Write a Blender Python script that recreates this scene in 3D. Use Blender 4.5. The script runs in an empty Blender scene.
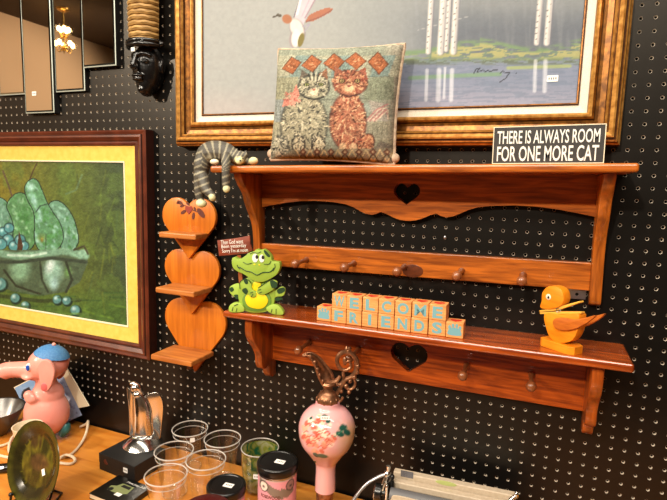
import bpy, bmesh, math, random
import numpy as np
from mathutils import Vector, Matrix
S = 0.0254                     # everything below is in inches; meshes are scaled to metres when linked
PI = math.pi
random.seed(4)
scene = bpy.context.scene
COL = scene.collection

# ------------------------------------------------------------------ camera
F_PX = 507.6
CAM = np.array((-5.924, -46.968, 62.140))
RT = np.array((0.92425522, 0.38068504, 0.02883049))
DN = np.array((0.07463242, -0.10610484, -0.99155018))
FW = np.array((-0.37440926, 0.91859712, -0.12647939))
cd = bpy.data.cameras.new('camera'); cam = bpy.data.objects.new('camera', cd); COL.objects.link(cam)
cd.sensor_width = 36; cd.lens = F_PX / 667 * 36; cd.clip_start = 0.02; cd.clip_end = 60
M = Matrix(((RT[0], -DN[0], -FW[0], CAM[0]*S), (RT[1], -DN[1], -FW[1], CAM[1]*S), (RT[2], -DN[2], -FW[2], CAM[2]*S), (0, 0, 0, 1)))
cam.matrix_world = M
scene.camera = cam

def ray(x, y): return RT*(x-333.5)/F_PX + DN*(y-250)/F_PX + FW
def at(x, y, Y=0.0):                      # point of the vertical plane Y seen at x, y
    d = ray(x, y); return Vector(CAM + d*(Y-CAM[1])/d[1])
def onz(x, y, z):
    d = ray(x, y); return Vector(CAM + d*(z-CAM[2])/d[2])
def pix(P):                               # world inches (N,3) -> photo coordinates
    Q = P - CAM; w = Q @ FW
    return 333.5 + F_PX*(Q @ RT)/w, 250 + F_PX*(Q @ DN)/w
class Plane:                              # vertical plane through P0 turned by th; maps photo points to local x, z
    def __init__(s, P0, th):
        s.P0 = Vector(P0); s.th = th; s.u = Vector((math.cos(th), math.sin(th), 0)); s.n = Vector((-math.sin(th), math.cos(th), 0))
        s.sc = F_PX/float(np.dot(np.array(P0)-CAM, FW))
    def __call__(s, x, y, off=0.0):
        d = Vector(ray(x, y)); C = Vector(CAM)
        t = ((s.P0 + s.n*off - C).dot(s.n))/d.dot(s.n); q = C + d*t - s.P0
        return Vector((q.dot(s.u), off, q.z))
    def xz(s, x, y, off=0.0):
        v = s(x, y, off); return (v.x, v.z)
    def world(s, P):                      # local (N,3) -> world
        c, k = math.cos(s.th), math.sin(s.th)
        return np.stack((P[:, 0]*c - P[:, 1]*k, P[:, 0]*k + P[:, 1]*c, P[:, 2]), 1) + np.array(s.P0)

# ------------------------------------------------------------------ materials
def lin(c):
    out = []
    for v in c[:3]:
        v = v/255.0
        out.append(v/12.92 if v <= 0.04045 else ((v+0.055)/1.055)**2.4)
    return (*out, 1.0)
def mat(name, c, rough=0.5, metal=0.0, spec=0.5, c2=None, scale=(40, 40, 40), detail=4, bump=0.0, coat=0.0, attr=False, dist=0.0, lo=0.35, hi=0.65):
    m = bpy.data.materials.new(name); m.use_nodes = True; nt = m.node_tree; b = nt.nodes['Principled BSDF']
    if name == 'pegboard_paint': b.inputs['Specular Tint'].default_value = (1, .9, .78, 1)
    b.inputs['Roughness'].default_value = rough; b.inputs['Metallic'].default_value = metal
    b.inputs['Specular IOR Level'].default_value = spec; b.inputs['Coat Weight'].default_value = coat
    b.inputs['Coat Roughness'].default_value = 0.15
    b.inputs['Base Color'].default_value = lin(c)
    if attr:
        a = nt.nodes.new('ShaderNodeAttribute'); a.attribute_name = 'Col'; nt.links.new(a.outputs['Color'], b.inputs['Base Color'])
    if c2 is not None or bump:
        tc = nt.nodes.new('ShaderNodeTexCoord'); mp = nt.nodes.new('ShaderNodeMapping'); mp.inputs['Scale'].default_value = scale
        nz = nt.nodes.new('ShaderNodeTexNoise'); nz.inputs['Scale'].default_value = 1.0; nz.inputs['Detail'].default_value = detail
        nz.inputs['Distortion'].default_value = dist
        nt.links.new(tc.outputs['Object'], mp.inputs['Vector']); nt.links.new(mp.outputs['Vector'], nz.inputs['Vector'])
        if c2 is not None and not attr:
            r = nt.nodes.new('ShaderNodeValToRGB'); r.color_ramp.elements[0].position = lo; r.color_ramp.elements[1].position = hi
            r.color_ramp.elements[0].color = lin(c); r.color_ramp.elements[1].color = lin(c2)
            nt.links.new(nz.outputs['Fac'], r.inputs['Fac']); nt.links.new(r.outputs['Color'], b.inputs['Base Color'])
        if bump:
            bp = nt.nodes.new('ShaderNodeBump'); bp.inputs['Strength'].default_value = bump; bp.inputs['Distance'].default_value = 0.002
            nt.links.new(nz.outputs['Fac'], bp.inputs['Height']); nt.links.new(bp.outputs['Normal'], b.inputs['Normal'])
    return m
def glassy(name, tint=(255, 255, 255), refl=0.06, rough=0.03, edge=0.55):
    m = bpy.data.materials.new(name); m.use_nodes = True; nt = m.node_tree; nt.nodes.clear()
    o = nt.nodes.new('ShaderNodeOutputMaterial'); t = nt.nodes.new('ShaderNodeBsdfTransparent'); t.inputs['Color'].default_value = lin(tint)
    g = nt.nodes.new('ShaderNodeBsdfGlossy'); g.inputs['Roughness'].default_value = rough; g.inputs['Color'].default_value = (.95, .95, .95, 1)
    lw = nt.nodes.new('ShaderNodeLayerWeight'); lw.inputs['Blend'].default_value = 0.35
    mr = nt.nodes.new('ShaderNodeMapRange'); mr.inputs['To Min'].default_value = refl; mr.inputs['To Max'].default_value = edge
    mx = nt.nodes.new('ShaderNodeMixShader')
    nt.links.new(lw.outputs['Facing'], mr.inputs['Value']); nt.links.new(mr.outputs['Result'], mx.inputs['Fac'])
    nt.links.new(t.outputs[0], mx.inputs[1]); nt.links.new(g.outputs[0], mx.inputs[2]); nt.links.new(mx.outputs[0], o.inputs[0])
    return m
def emit(name, c, s):
    m = bpy.data.materials.new(name); m.use_nodes = True; nt = m.node_tree; b = nt.nodes['Principled BSDF']
    b.inputs['Emission Color'].default_value = lin(c); b.inputs['Emission Strength'].default_value = s; b.inputs['Base Color'].default_value = lin(c)
    return m

MT = {}
MT['pegboard'] = mat('pegboard_paint', (13, 12, 11), 0.34, spec=0.36, bump=0.03, scale=(60, 60, 60))
MT['hole'] = mat('pegboard_raw_edge', (196, 184, 166), 0.55)
MT['dark'] = mat('hole_shade_backing', (8, 8, 8), 0.9, spec=0.1)
MT['pine_x'] = mat('honey_pine_along', (136, 66, 14), 0.33, c2=(204, 110, 32), scale=(9, 60, 110), detail=5, coat=0.35, dist=0.6)
MT['pine_z'] = mat('honey_pine_upright', (134, 66, 14), 0.33, c2=(194, 104, 30), scale=(80, 60, 8), detail=5, coat=0.35, dist=0.6)
MT['cherry_x'] = mat('red_pine_along', (116, 44, 8), 0.26, c2=(178, 80, 20), scale=(8, 60, 110), detail=5, coat=0.7, dist=0.6)
MT['cherry_z'] = mat('red_pine_upright', (118, 50, 10), 0.3, c2=(176, 84, 22), scale=(80, 60, 8), detail=5, coat=0.4, dist=0.6)
MT['peg'] = mat('turned_peg_wood', (120, 66, 36), 0.3, c2=(150, 88, 50), scale=(60, 20, 60), coat=0.4)
MT['knot'] = mat('wood_knot', (84, 38, 16), 0.35, c2=(112, 54, 22), scale=(90, 90, 90), coat=0.3)
MT['heartwood'] = mat('heart_shelf_pine', (186, 98, 18), 0.4, c2=(214, 122, 30), scale=(75, 75, 6), detail=4, coat=0.15, dist=0.4)
MT['heartplank'] = mat('heart_shelf_plank', (168, 96, 40), 0.4, c2=(200, 126, 58), scale=(10, 75, 75), detail=4, coat=0.15, dist=0.4)
MT['table'] = mat('orange_table_wood', (196, 116, 36), 0.36, c2=(224, 148, 60), scale=(5, 36, 36), detail=5, coat=0.25, dist=0.5)
MT['gold'] = mat('antique_gold', (98, 58, 17), 0.34, metal=0.5, c2=(156, 100, 36), scale=(90, 90, 90))
MT['gold_light'] = mat('bright_gold', (176, 116, 48), 0.3, metal=0.5, c2=(222, 164, 84), scale=(90, 90, 90))
MT['gold_dark'] = mat('gold_wash_brown', (62, 30, 11), 0.4, metal=0.3, c2=(98, 56, 20), scale=(110, 110, 110))
MT['linen'] = mat('cream_linen', (226, 210, 188), 0.85, c2=(236, 224, 206), scale=(400, 400, 400), bump=0.1)
MT['mahog'] = mat('mahogany', (78, 34, 20), 0.32, c2=(104, 48, 28), scale=(20, 20, 20), coat=0.3)
MT['mahog_d'] = mat('mahogany_dark', (48, 20, 13), 0.35, coat=0.3)
MT['yellow_liner'] = mat('mustard_liner', (228, 186, 76), 0.7, c2=(236, 198, 92), scale=(50, 50, 50))
MT['cream'] = mat('cream_paint', (236, 226, 196), 0.5)
MT['canvas'] = mat('painted_canvas', (200, 200, 200), 0.6, spec=0.25, attr=True, bump=0.15, scale=(260, 260, 260))
MT['canvas_p'] = mat('painted_canvas_thick', (90, 110, 80), 0.5, spec=0.3, attr=True, bump=0.6, scale=(160, 160, 160))
MT['tapestry'] = mat('tapestry_weave', (140, 130, 110), 0.9, spec=0.15, attr=True, bump=0.8, scale=(420, 420, 420), detail=2)
MT['tap_back'] = mat('beige_backing', (206, 186, 158), 0.9, spec=0.15, c2=(176, 150, 130), scale=(120, 120, 120))
MT['painted'] = mat('painted_resin', (120, 120, 110), 0.55, attr=True)
MT['painted_gloss'] = mat('painted_gloss', (200, 150, 150), 0.2, attr=True, coat=0.5)
MT['price'] = mat('price_sticker', (244, 242, 236), 0.6)
MT['ink'] = mat('black_ink', (18, 17, 16), 0.6)
MT['faint_ink'] = mat('faint_price_ink', (120, 118, 116), 0.6)
MT['white'] = mat('white_paint', (236, 234, 226), 0.6)
MT['sign_black'] = mat('sign_black_paint', (38, 36, 34), 0.6, c2=(52, 49, 46), scale=(60, 60, 60))
MT['black'] = mat('black_gloss', (12, 12, 12), 0.28)
MT['black_m'] = mat('black_matt', (17, 16, 16), 0.6)
MT['mask'] = mat('carved_black_wood', (14, 13, 13), 0.26, coat=0.3, bump=0.15, scale=(60, 60, 60))
MT['straw'] = mat('tan_rattan', (134, 98, 46), 0.6, c2=(190, 148, 84), scale=(60, 60, 300), bump=0.3)
MT['frog'] = mat('frog_green', (146, 176, 62), 0.5); MT['frog2'] = mat('frog_light_green', (160, 190, 74), 0.5)
MT['frog_mid'] = mat('frog_belly_ring', (104, 142, 54), 0.5); MT['frog_dark'] = mat('frog_dark_green', (30, 62, 30), 0.5)
MT['frog_yellow'] = mat('frog_yellow', (240, 214, 22), 0.5)
MT['sign_red'] = mat('red_brown_board', (112, 44, 26), 0.5, c2=(142, 66, 40), scale=(30, 60, 120))
MT['post'] = mat('orange_post', (160, 84, 36), 0.5)
MT['duck'] = mat('orange_duck_wood', (228, 128, 14), 0.42, c2=(240, 148, 26), scale=(20, 60, 90), coat=0.2)
MT['duck_edge'] = mat('duck_wing_wood', (170, 84, 24), 0.42, c2=(204, 112, 36), scale=(20, 90, 90), coat=0.2)
MT['pin'] = mat('clothespin_wood', (238, 180, 70), 0.5)
MT['block'] = mat('natural_block_wood', (208, 132, 68), 0.5, c2=(236, 174, 106), scale=(15, 60, 220), detail=3)
MT['blue_letter'] = mat('pale_blue_paint', (116, 168, 176), 0.55)
MT['red'] = mat('red_paint', (196, 42, 28), 0.5)
MT['wreath'] = mat('wreath_brown', (92, 40, 26), 0.6); MT['wreath_red'] = mat('wreath_red', (142, 52, 36), 0.6)
MT['steel'] = mat('steel', (170, 170, 172), 0.3, metal=1.0)
MT['chrome'] = mat('polished_silver', (232, 230, 226), 0.16, metal=1.0)
MT['bronze'] = mat('antique_bronze', (112, 74, 50), 0.36, metal=0.75, c2=(164, 116, 84), scale=(90, 90, 90), bump=0.4)
MT['pink'] = mat('elephant_pink', (238, 150, 138), 0.26, c2=(240, 164, 150), scale=(14, 14, 14)); MT['pink_d'] = mat('ear_pink', (226, 104, 104), 0.45)
MT['capblue'] = mat('cap_blue', (66, 124, 182), 0.6, c2=(84, 142, 196), scale=(200, 200, 200), bump=0.3); MT['eyeblue'] = mat('eye_blue', (28, 84, 190), 0.3)
MT['teal'] = mat('teal_glaze', (44, 104, 104), 0.3)
MT['cup_cream'] = mat('cream_ceramic', (236, 220, 190), 0.3)
MT['cord'] = mat('white_cord', (226, 206, 176), 0.5)
MT['bowl'] = mat('pewter', (104, 102, 100), 0.3, metal=0.9)
MT['plate'] = mat('olive_plate', (60, 60, 20), 0.16, attr=True, coat=0.0, spec=0.4)
MT['card'] = mat('printed_card', (150, 180, 220), 0.5, attr=True)
MT['clear'] = glassy('clear_plastic'); MT['clear_rim'] = mat('clear_rim', (226, 220, 212), 0.12, spec=0.8); MT['clear_rim'].node_tree.nodes['Principled BSDF'].inputs['Alpha'].default_value = 0.42
MT['clear_foot'] = glassy('clear_foot', refl=0.15)
MT['canister'] = mat('printed_pink_label', (220, 150, 160), 0.4, attr=True)
MT['maroon'] = mat('dark_red_lid', (74, 22, 20), 0.25, coat=0.4)
MT['ivory'] = mat('typewriter_beige', (182, 164, 140), 0.5, c2=(192, 176, 154), scale=(150, 150, 150)); MT['rubber'] = mat('platen_grey', (96, 96, 98), 0.5)
MT['logo'] = mat('olive_emblem', (168, 178, 108), 0.5); MT['label_grey'] = mat('grey_label', (86, 84, 88), 0.4, c2=(110, 108, 112), scale=(400, 400, 400))
MT['mirror'] = mat('silvered_glass', (226, 222, 214), 0.02, metal=1.0)
MT['mirror_edge'] = mat('bevelled_edge', (214, 224, 216), 0.04, metal=1.0); MT['glass_edge'] = mat('polished_glass_edge', (206, 216, 204), 0.25, metal=0.3)
MT['room'] = mat('brown_wall_paint', (196, 160, 124), 0.8); MT['room_dark'] = mat('dark_wall_paint', (104, 82, 62), 0.85); MT['ceil'] = mat('ceiling_paint', (84, 66, 50), 0.9); MT['floor'] = mat('dark_carpet', (58, 54, 52), 0.9)
MT['bulb'] = emit('warm_bulb', (255, 214, 150), 22.0)
MT['brass'] = mat('brass', (190, 150, 80), 0.3, metal=1.0)

# ------------------------------------------------------------------ mesh helpers (inches)
def nb(): return bmesh.new()
def obj(name, bm, m, parent=None, loc=None, smooth=False, rot=None):
    me = bpy.data.meshes.new(name); bm.normal_update()
    bm.transform(Matrix.Scale(S, 4)); bm.to_mesh(me); bm.free()
    for q in (m if isinstance(m, (list, tuple)) else [m]): me.materials.append(q)
    if smooth:
        me.polygons.foreach_set('use_smooth', [True]*len(me.polygons))
        try: me.set_sharp_from_angle(angle=math.radians(38))
        except Exception: pass
    o = bpy.data.objects.new(name, me); COL.objects.link(o)
    if parent: o.parent = parent
    if loc is not None: o.location = Vector(loc)*S
    if rot is not None: o.rotation_euler = rot
    return o
def tag(o, label=None, cat=None, group=None, kind=None):
    if label: o['label'] = label
    if cat: o['category'] = cat
    if group: o['group'] = group
    if kind: o['kind'] = kind
    return o
def thing(name, label, cat, loc=(0, 0, 0), rot=(0, 0, 0), group=None):
    o = bpy.data.objects.new(name, None); COL.objects.link(o); o.empty_display_size = 0.02
    o.location = Vector(loc)*S; o.rotation_euler = rot
    return tag(o, label, cat, group)
def struct(name, bm, m): return tag(obj(name, bm, m), kind='structure')
def dup(o, parent=None):
    c = o.copy(); COL.objects.link(c)
    if parent: c.parent = parent
    for ch in list(o.children): dup(ch, c)
    return c
def place(bm, verts, mtx):
    bmesh.ops.transform(bm, matrix=mtx, verts=verts)
def box(bm, c, s, bev=0.0, seg=2, mtx=None, mi=0):
    n0 = len(bm.verts)
    t = bmesh.new(); bmesh.ops.create_cube(t, size=1.0)
    bmesh.ops.scale(t, vec=s, verts=t.verts); 
    if bev: bmesh.ops.bevel(t, geom=t.edges[:], offset=bev, segments=seg, profile=0.5, affect='EDGES')
    bmesh.ops.translate(t, vec=c, verts=t.verts)
    merge(bm, t, mtx, mi)
def merge(bm, t, mtx=None, mi=0):
    if mtx is not None: bmesh.ops.transform(t, matrix=mtx, verts=t.verts)
    mp = {v: bm.verts.new(v.co) for v in t.verts}
    for f in t.faces:
        try:
            g = bm.faces.new([mp[v] for v in f.verts]); g.material_index = mi if mi else f.material_index; g.smooth = f.smooth
        except ValueError: pass
    t.free()
def prism(bm, outer, y0, y1, holes=(), bev=0.0, mtx=None, mi=0, seg=2):
    """outline in x, z pushed from y0 (front, nearer the viewer) to y1"""
    t = bmesh.new(); loops = [outer] + list(holes); fr = []; 
    for lp in loops: fr.append([t.verts.new((x, y0, z)) for x, z in lp])
    if len(loops) == 1:
        faces = [t.faces.new(fr[0])]
    else:
        ed = []
        for L in fr: ed += [t.edges.new((L[i], L[(i+1) % len(L)])) for i in range(len(L))]
        r = bmesh.ops.triangle_fill(t, use_beauty=True, use_dissolve=False, edges=ed)
        faces = [g for g in r['geom'] if isinstance(g, bmesh.types.BMFace)]
    bk = [[t.verts.new((v.co.x, y1, v.co.z)) for v in L] for L in fr]
    mp = {}
    for L, K in zip(fr, bk):
        for a, b in zip(L, K): mp[a] = b
    for f in faces[:]: t.faces.new([mp[v] for v in reversed(f.verts)])
    for L, K in zip(fr, bk):
        n = len(L)
        for i in range(n): t.faces.new((L[i], L[(i+1) % n], K[(i+1) % n], K[i]))
    bmesh.ops.recalc_face_normals(t, faces=t.faces[:])
    if bev:
        es = [e for e in t.edges if len(e.link_faces) == 2 and e.calc_face_angle(0) > 0.9 and abs(e.verts[0].co.y-e.verts[1].co.y) < 1e-6]
        bmesh.ops.bevel(t, geom=es, offset=bev, segments=seg, profile=0.5, affect='EDGES')
    merge(bm, t, mtx, mi)
def lathe(bm, prof, seg=40, c=(0, 0, 0), mtx=None, mi=0, closed=False):
    t = bmesh.new(); rings = []
    for r, z in prof:
        if r < 1e-5: rings.append([t.verts.new((0, 0, z))])
        else: rings.append([t.verts.new((r*math.cos(2*PI*i/seg), r*math.sin(2*PI*i/seg), z)) for i in range(seg)])
    pr = list(zip(rings, rings[1:]))
    if closed: pr.append((rings[-1], rings[0]))
    for A, B in pr:
        for i in range(seg):
            j = (i+1) % seg
            q = [A[i % len(A)], A[j % len(A)], B[j % len(B)], B[i % len(B)]]
            u = []
            for v in q:
                if v not in u: u.append(v)
            if len(u) > 2: t.faces.new(u)
    bmesh.ops.translate(t, vec=c, verts=t.verts)
    for f in t.faces: f.smooth = True
    merge(bm, t, mtx, mi)
def spline(pts, n=6):
    P = [Vector(p) for p in pts]; out = []
    for i in range(len(P)-1):
        a = P[max(i-1, 0)]; b = P[i]; c = P[i+1]; d = P[min(i+2, len(P)-1)]
        for k in range(n):
            t = k/n
            out.append(0.5*((2*b) + (c-a)*t + (2*a-5*b+4*c-d)*t*t + (3*b-a-3*c+d)*t**3))
    out.append(P[-1]); return out
def interp(v, n):
    out = []
    for i in range(len(v)-1):
        for k in range(n): out.append(v[i] + (v[i+1]-v[i])*k/n)
    out.append(v[-1]); return out
def tube(bm, pts, r, seg=10, smooth=0, mi=0, flat=1.0):
    if not isinstance(r, (list, tuple)): r = [r]*len(pts)
    P = [Vector(p) for p in pts]
    if smooth: r = interp(list(r), smooth); P = spline(P, smooth)
    rings = []; up = None
    for i, p in enumerate(P):
        d = (P[min(i+1, len(P)-1)] - P[max(i-1, 0)])
        if d.length < 1e-9: d = Vector((0, 0, 1))
        d.normalize()
        if up is None:
            up = d.orthogonal().normalized()
        else:
            up = up - d*up.dot(d)
            up = up.normalized() if up.length > 1e-6 else d.orthogonal().normalized()
        w = d.cross(up)
        rings.append([bm.verts.new(p + (up*math.cos(2*PI*k/seg) + w*math.sin(2*PI*k/seg)*flat)*r[i]) for k in range(seg)])
    for A, B in zip(rings, rings[1:]):
        for k in range(seg):
            f = bm.faces.new((A[k], A[(k+1) % seg], B[(k+1) % seg], B[k])); f.smooth = True; f.material_index = mi
    f = bm.faces.new(list(reversed(rings[0]))); f.material_index = mi
    f = bm.faces.new(rings[-1]); f.material_index = mi
def ball(bm, c, r, seg=20, rot=None, mi=0):
    t = bmesh.new(); bmesh.ops.create_uvsphere(t, u_segments=seg, v_segments=max(8, seg*2//3), radius=1.0)
    if not isinstance(r, (list, tuple)): r = (r, r, r)
    m = Matrix.Translation(Vector(c))
    if rot is not None: m = m @ rot
    m = m @ Matrix.Diagonal((*r, 1))
    for f in t.faces: f.smooth = True
    merge(bm, t, m, mi)
def blob(bm, voxel, smooth=3):
    """fuse the closed shapes in bm into one continuous skin"""
    me = bpy.data.meshes.new('tmp'); bm.to_mesh(me); bm.free()
    o = bpy.data.objects.new('tmp', me); COL.objects.link(o)
    md = o.modifiers.new('r', 'REMESH'); md.mode = 'VOXEL'; md.voxel_size = voxel
    dg = bpy.context.evaluated_depsgraph_get(); dg.update()
    res = bpy.data.meshes.new_from_object(o.evaluated_get(dg))
    bpy.data.objects.remove(o); bpy.data.meshes.remove(me)
    b = bmesh.new(); b.from_mesh(res); bpy.data.meshes.remove(res)
    for _ in range(smooth): bmesh.ops.smooth_vert(b, verts=b.verts, factor=0.5, use_axis_x=True, use_axis_y=True, use_axis_z=True)
    for f in b.faces: f.smooth = True
    return b
def chain(bm, pts, r, n=5):
    tube(bm, pts, r, 12, smooth=n)
    ball(bm, pts[0], r[0], 14); ball(bm, pts[-1], r[-1], 14)
def text(s, w, h, depth=0.02, shear=0.0, bold=0.0):
    """lettering filling w x h, centred, standing in the x-z plane with its face toward -y"""
    cu = bpy.data.curves.new('t', 'FONT'); cu.body = s; cu.extrude = 0.5; cu.resolution_u = 3; cu.align_x = 'LEFT'; cu.shear = shear; cu.offset = bold
    o = bpy.data.objects.new('t', cu); COL.objects.link(o)
    dg = bpy.context.evaluated_depsgraph_get(); dg.update()
    me = bpy.data.meshes.new_from_object(o.evaluated_get(dg))
    bpy.data.objects.remove(o); bpy.data.curves.remove(cu)
    b = bmesh.new(); b.from_mesh(me); bpy.data.meshes.remove(me)
    xs = [v.co.x for v in b.verts]; ys = [v.co.y for v in b.verts]
    x0, x1, y0, y1 = min(xs), max(xs), min(ys), max(ys)
    for v in b.verts:
        x = (v.co.x-(x0+x1)/2)/(x1-x0)*w; z = (v.co.y-(y0+y1)/2)/(y1-y0)*h
        v.co = Vector((x, -v.co.z*2*depth*0.5, z))
    return b
def shift(bm, v, rot=None):
    m = Matrix.Translation(Vector(v))
    if rot is not None: m = m @ rot
    bmesh.ops.transform(bm, matrix=m, verts=bm.verts); return bm
def heart(w, h, cx=0, cz=0, n=14, rf=0.275):
    """outline; cz is the height of the lobe centres, h the drop from there to the tip"""
    r = w*rf; a = w/2-r; pts = []
    ang = math.atan2(h, a); d = math.hypot(h, a)           # tangent from the tip to the right lobe
    base = math.atan2(-h, -a); off = math.acos(r/d)
    t1 = base+off                                          # tangent point, measured round the right lobe
    notch = math.acos(-a/r) if r > a else PI
    for i in range(n+1):
        t = t1 + (notch-t1)*i/n
        pts.append((a+r*math.cos(t), r*math.sin(t)))
    left = [(-x, z) for x, z in reversed(pts[:-1])]
    return [(cx+x, cz+z) for x, z in [(0, -h)] + pts + left]
def rrect(x0, z0, x1, z1, r, n=5):
    o = []
    for cx, cz, a in ((x1-r, z0+r, -PI/2), (x1-r, z1-r, 0), (x0+r, z1-r, PI/2), (x0+r, z0+r, PI)):
        for i in range(n+1): o.append((cx+r*math.cos(a+PI/2*i/n), cz+r*math.sin(a+PI/2*i/n)))
    return o
def smooth_poly(pts, n=5):
    P = [Vector((x, 0, z)) for x, z in pts]; N = len(P); out = []
    for i in range(N):
        a, b, c, d = P[i-1], P[i], P[(i+1) % N], P[(i+2) % N]
        for k in range(n):
            t = k/n; q = 0.5*((2*b)+(c-a)*t+(2*a-5*b+4*c-d)*t*t+(3*b-a-3*c+d)*t**3); out.append((q.x, q.z))
    return out
def price(parent, c, w=0.7, h=0.45, rot=None, marks=True):
    b = nb(); prism(b, rrect(-w/2, -h/2, w/2, h/2, 0.05, 2), -0.012, 0.004)
    m = Matrix.Translation(Vector(c))
    if rot is not None: m = m @ rot
    bmesh.ops.transform(b, matrix=m, verts=b.verts)
    o = obj('price_tag', b, MT['price'], parent); o['label'] = 'small white price sticker'
    if marks:
        b = nb()
        for k in range(4): box(b, (-w*0.3+k*w*0.2, -0.014, 0), (w*0.11, 0.006, h*0.34))
        bmesh.ops.transform(b, matrix=m, verts=b.verts); obj('printed_price', b, MT['faint_ink'], o)
    return o

# ------------------------------------------------------------------ painter: colours for the vertices of a pictured surface
def vnoise(x, y, seed=0):
    g = np.random.RandomState(seed).rand(64, 64)
    xi = np.floor(x).astype(int); yi = np.floor(y).astype(int); fx = x-xi; fy = y-yi
    fx = fx*fx*(3-2*fx); fy = fy*fy*(3-2*fy)
    a = g[xi % 64, yi % 64]; b = g[(xi+1) % 64, yi % 64]; c = g[xi % 64, (yi+1) % 64]; d = g[(xi+1) % 64, (yi+1) % 64]
    return (a*(1-fx)+b*fx)*(1-fy)+(c*(1-fx)+d*fx)*fy
def fbm(x, y, seed=0, o=3):
    s = 0; a = 1; t = 0
    for k in range(o): s = s + a*vnoise(x*2**k, y*2**k, seed+k); t += a; a *= 0.5
    return s/t
class Paint:
    def __init__(s, x, y, base):
        s.x, s.y = x, y; s.c = np.tile(np.array(base, float), (len(x), 1))
    mask = None
    def mix(s, m, col):
        if s.mask is not None: m = m*s.mask
        m = np.clip(m, 0, 1)[:, None]; s.c = s.c*(1-m) + np.array(col, float)*m
    def ell(s, cx, cy, rx, ry, col, rot=0, soft=0.2, a=1.0):
        k = math.radians(rot); dx = s.x-cx; dy = s.y-cy
        u = (dx*math.cos(k)+dy*math.sin(k))/rx; v = (-dx*math.sin(k)+dy*math.cos(k))/ry
        s.mix(a*np.clip((1-np.sqrt(u*u+v*v))/soft, 0, 1), col)
    def poly(s, pts, col, a=1.0):
        ins = np.zeros(len(s.x), bool); n = len(pts)
        for i in range(n):
            x1, y1 = pts[i]; x2, y2 = pts[(i+1) % n]
            if y1 == y2: continue
            c = ((y1 > s.y) != (y2 > s.y)) & (s.x < (x2-x1)*(s.y-y1)/(y2-y1)+x1); ins ^= c
        s.mix(a*ins, col)
    def line(s, pts, w, col, a=1.0):
        dm = np.full(len(s.x), 1e9)
        for (x1, y1), (x2, y2) in zip(pts, pts[1:]):
            dx, dy = x2-x1, y2-y1; L = dx*dx+dy*dy+1e-9
            t = np.clip(((s.x-x1)*dx+(s.y-y1)*dy)/L, 0, 1)
            dm = np.minimum(dm, np.hypot(s.x-x1-t*dx, s.y-y1-t*dy))
        s.mix(a*np.clip((w-dm)/(0.5*w), 0, 1), col)
    def shape(s, pts, cols, n, out=(28, 42, 38), w=1.2, dab=(3.5, 2.0), n2=4):
        q = smooth_poly(pts, n2); s.line(q+[q[0]], w, out); s.poly(q, cols[0])
        t = Paint(s.x, s.y, (0, 0, 0)); t.poly(q, (1, 1, 1)); s.mask = t.c[:, 0]
        x0, x1 = min(a for a, _ in q), max(a for a, _ in q); y0, y1 = min(c for _, c in q), max(c for _, c in q)
        for _ in range(n):
            u, v = random.random(), random.random(); c = cols[1] if u+random.uniform(-.2, .2) < .48 else cols[2]
            if random.random() < .22: c = cols[3]
            s.ell(x0+u*(x1-x0), y0+v*(y1-y0), dab[0]*random.uniform(.6, 1.3), dab[1]*random.uniform(.6, 1.3), c, random.uniform(20, 110), .7, .7)
        s.mask = None
    def grain(s, amt, sc, seed=0, o=3, sy=None):
        s.c = s.c*(1+amt*(fbm(s.x*sc+50, s.y*(sy or sc)+50, seed, o)-0.5)*2)[:, None]
def set_col(me, c):
    c = np.clip(c, 0, 255)/255.0
    l = np.where(c <= 0.04045, c/12.92, ((c+0.055)/1.055)**2.4)
    a = me.color_attributes.new('Col', 'FLOAT_COLOR', 'POINT')
    a.data.foreach_set('color', np.concatenate((l, np.ones((len(l), 1))), 1).astype(np.float32).ravel())
def coords(o):
    n = len(o.data.vertices); a = np.empty(n*3); o.data.vertices.foreach_get('co', a); return a.reshape(n, 3)/S
def grid(bm, x0, x1, z0, z1, step, y=0.0):
    nx = max(2, int((x1-x0)/step)); nz = max(2, int((z1-z0)/step))
    V = [[bm.verts.new((x0+(x1-x0)*i/nx, y, z0+(z1-z0)*j/nz)) for j in range(nz+1)] for i in range(nx+1)]
    for i in range(nx):
        for j in range(nz): bm.faces.new((V[i][j], V[i+1][j], V[i+1][j+1], V[i][j+1]))
def frame(bm, x0, x1, z0, z1, prof):
    """prof: (outward offset, height off the wall, material of the strip that starts here)"""
    rings = [[bm.verts.new(p) for p in ((x0-o, -d, z0-o), (x1+o, -d, z0-o), (x1+o, -d, z1+o), (x0-o, -d, z1+o))] for o, d, _ in prof]
    for k in range(len(prof)-1):
        for i in range(4):
            j = (i+1) % 4
            f = bm.faces.new((rings[k][i], rings[k+1][i], rings[k+1][j], rings[k][j])); f.material_index = prof[k][2]

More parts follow.
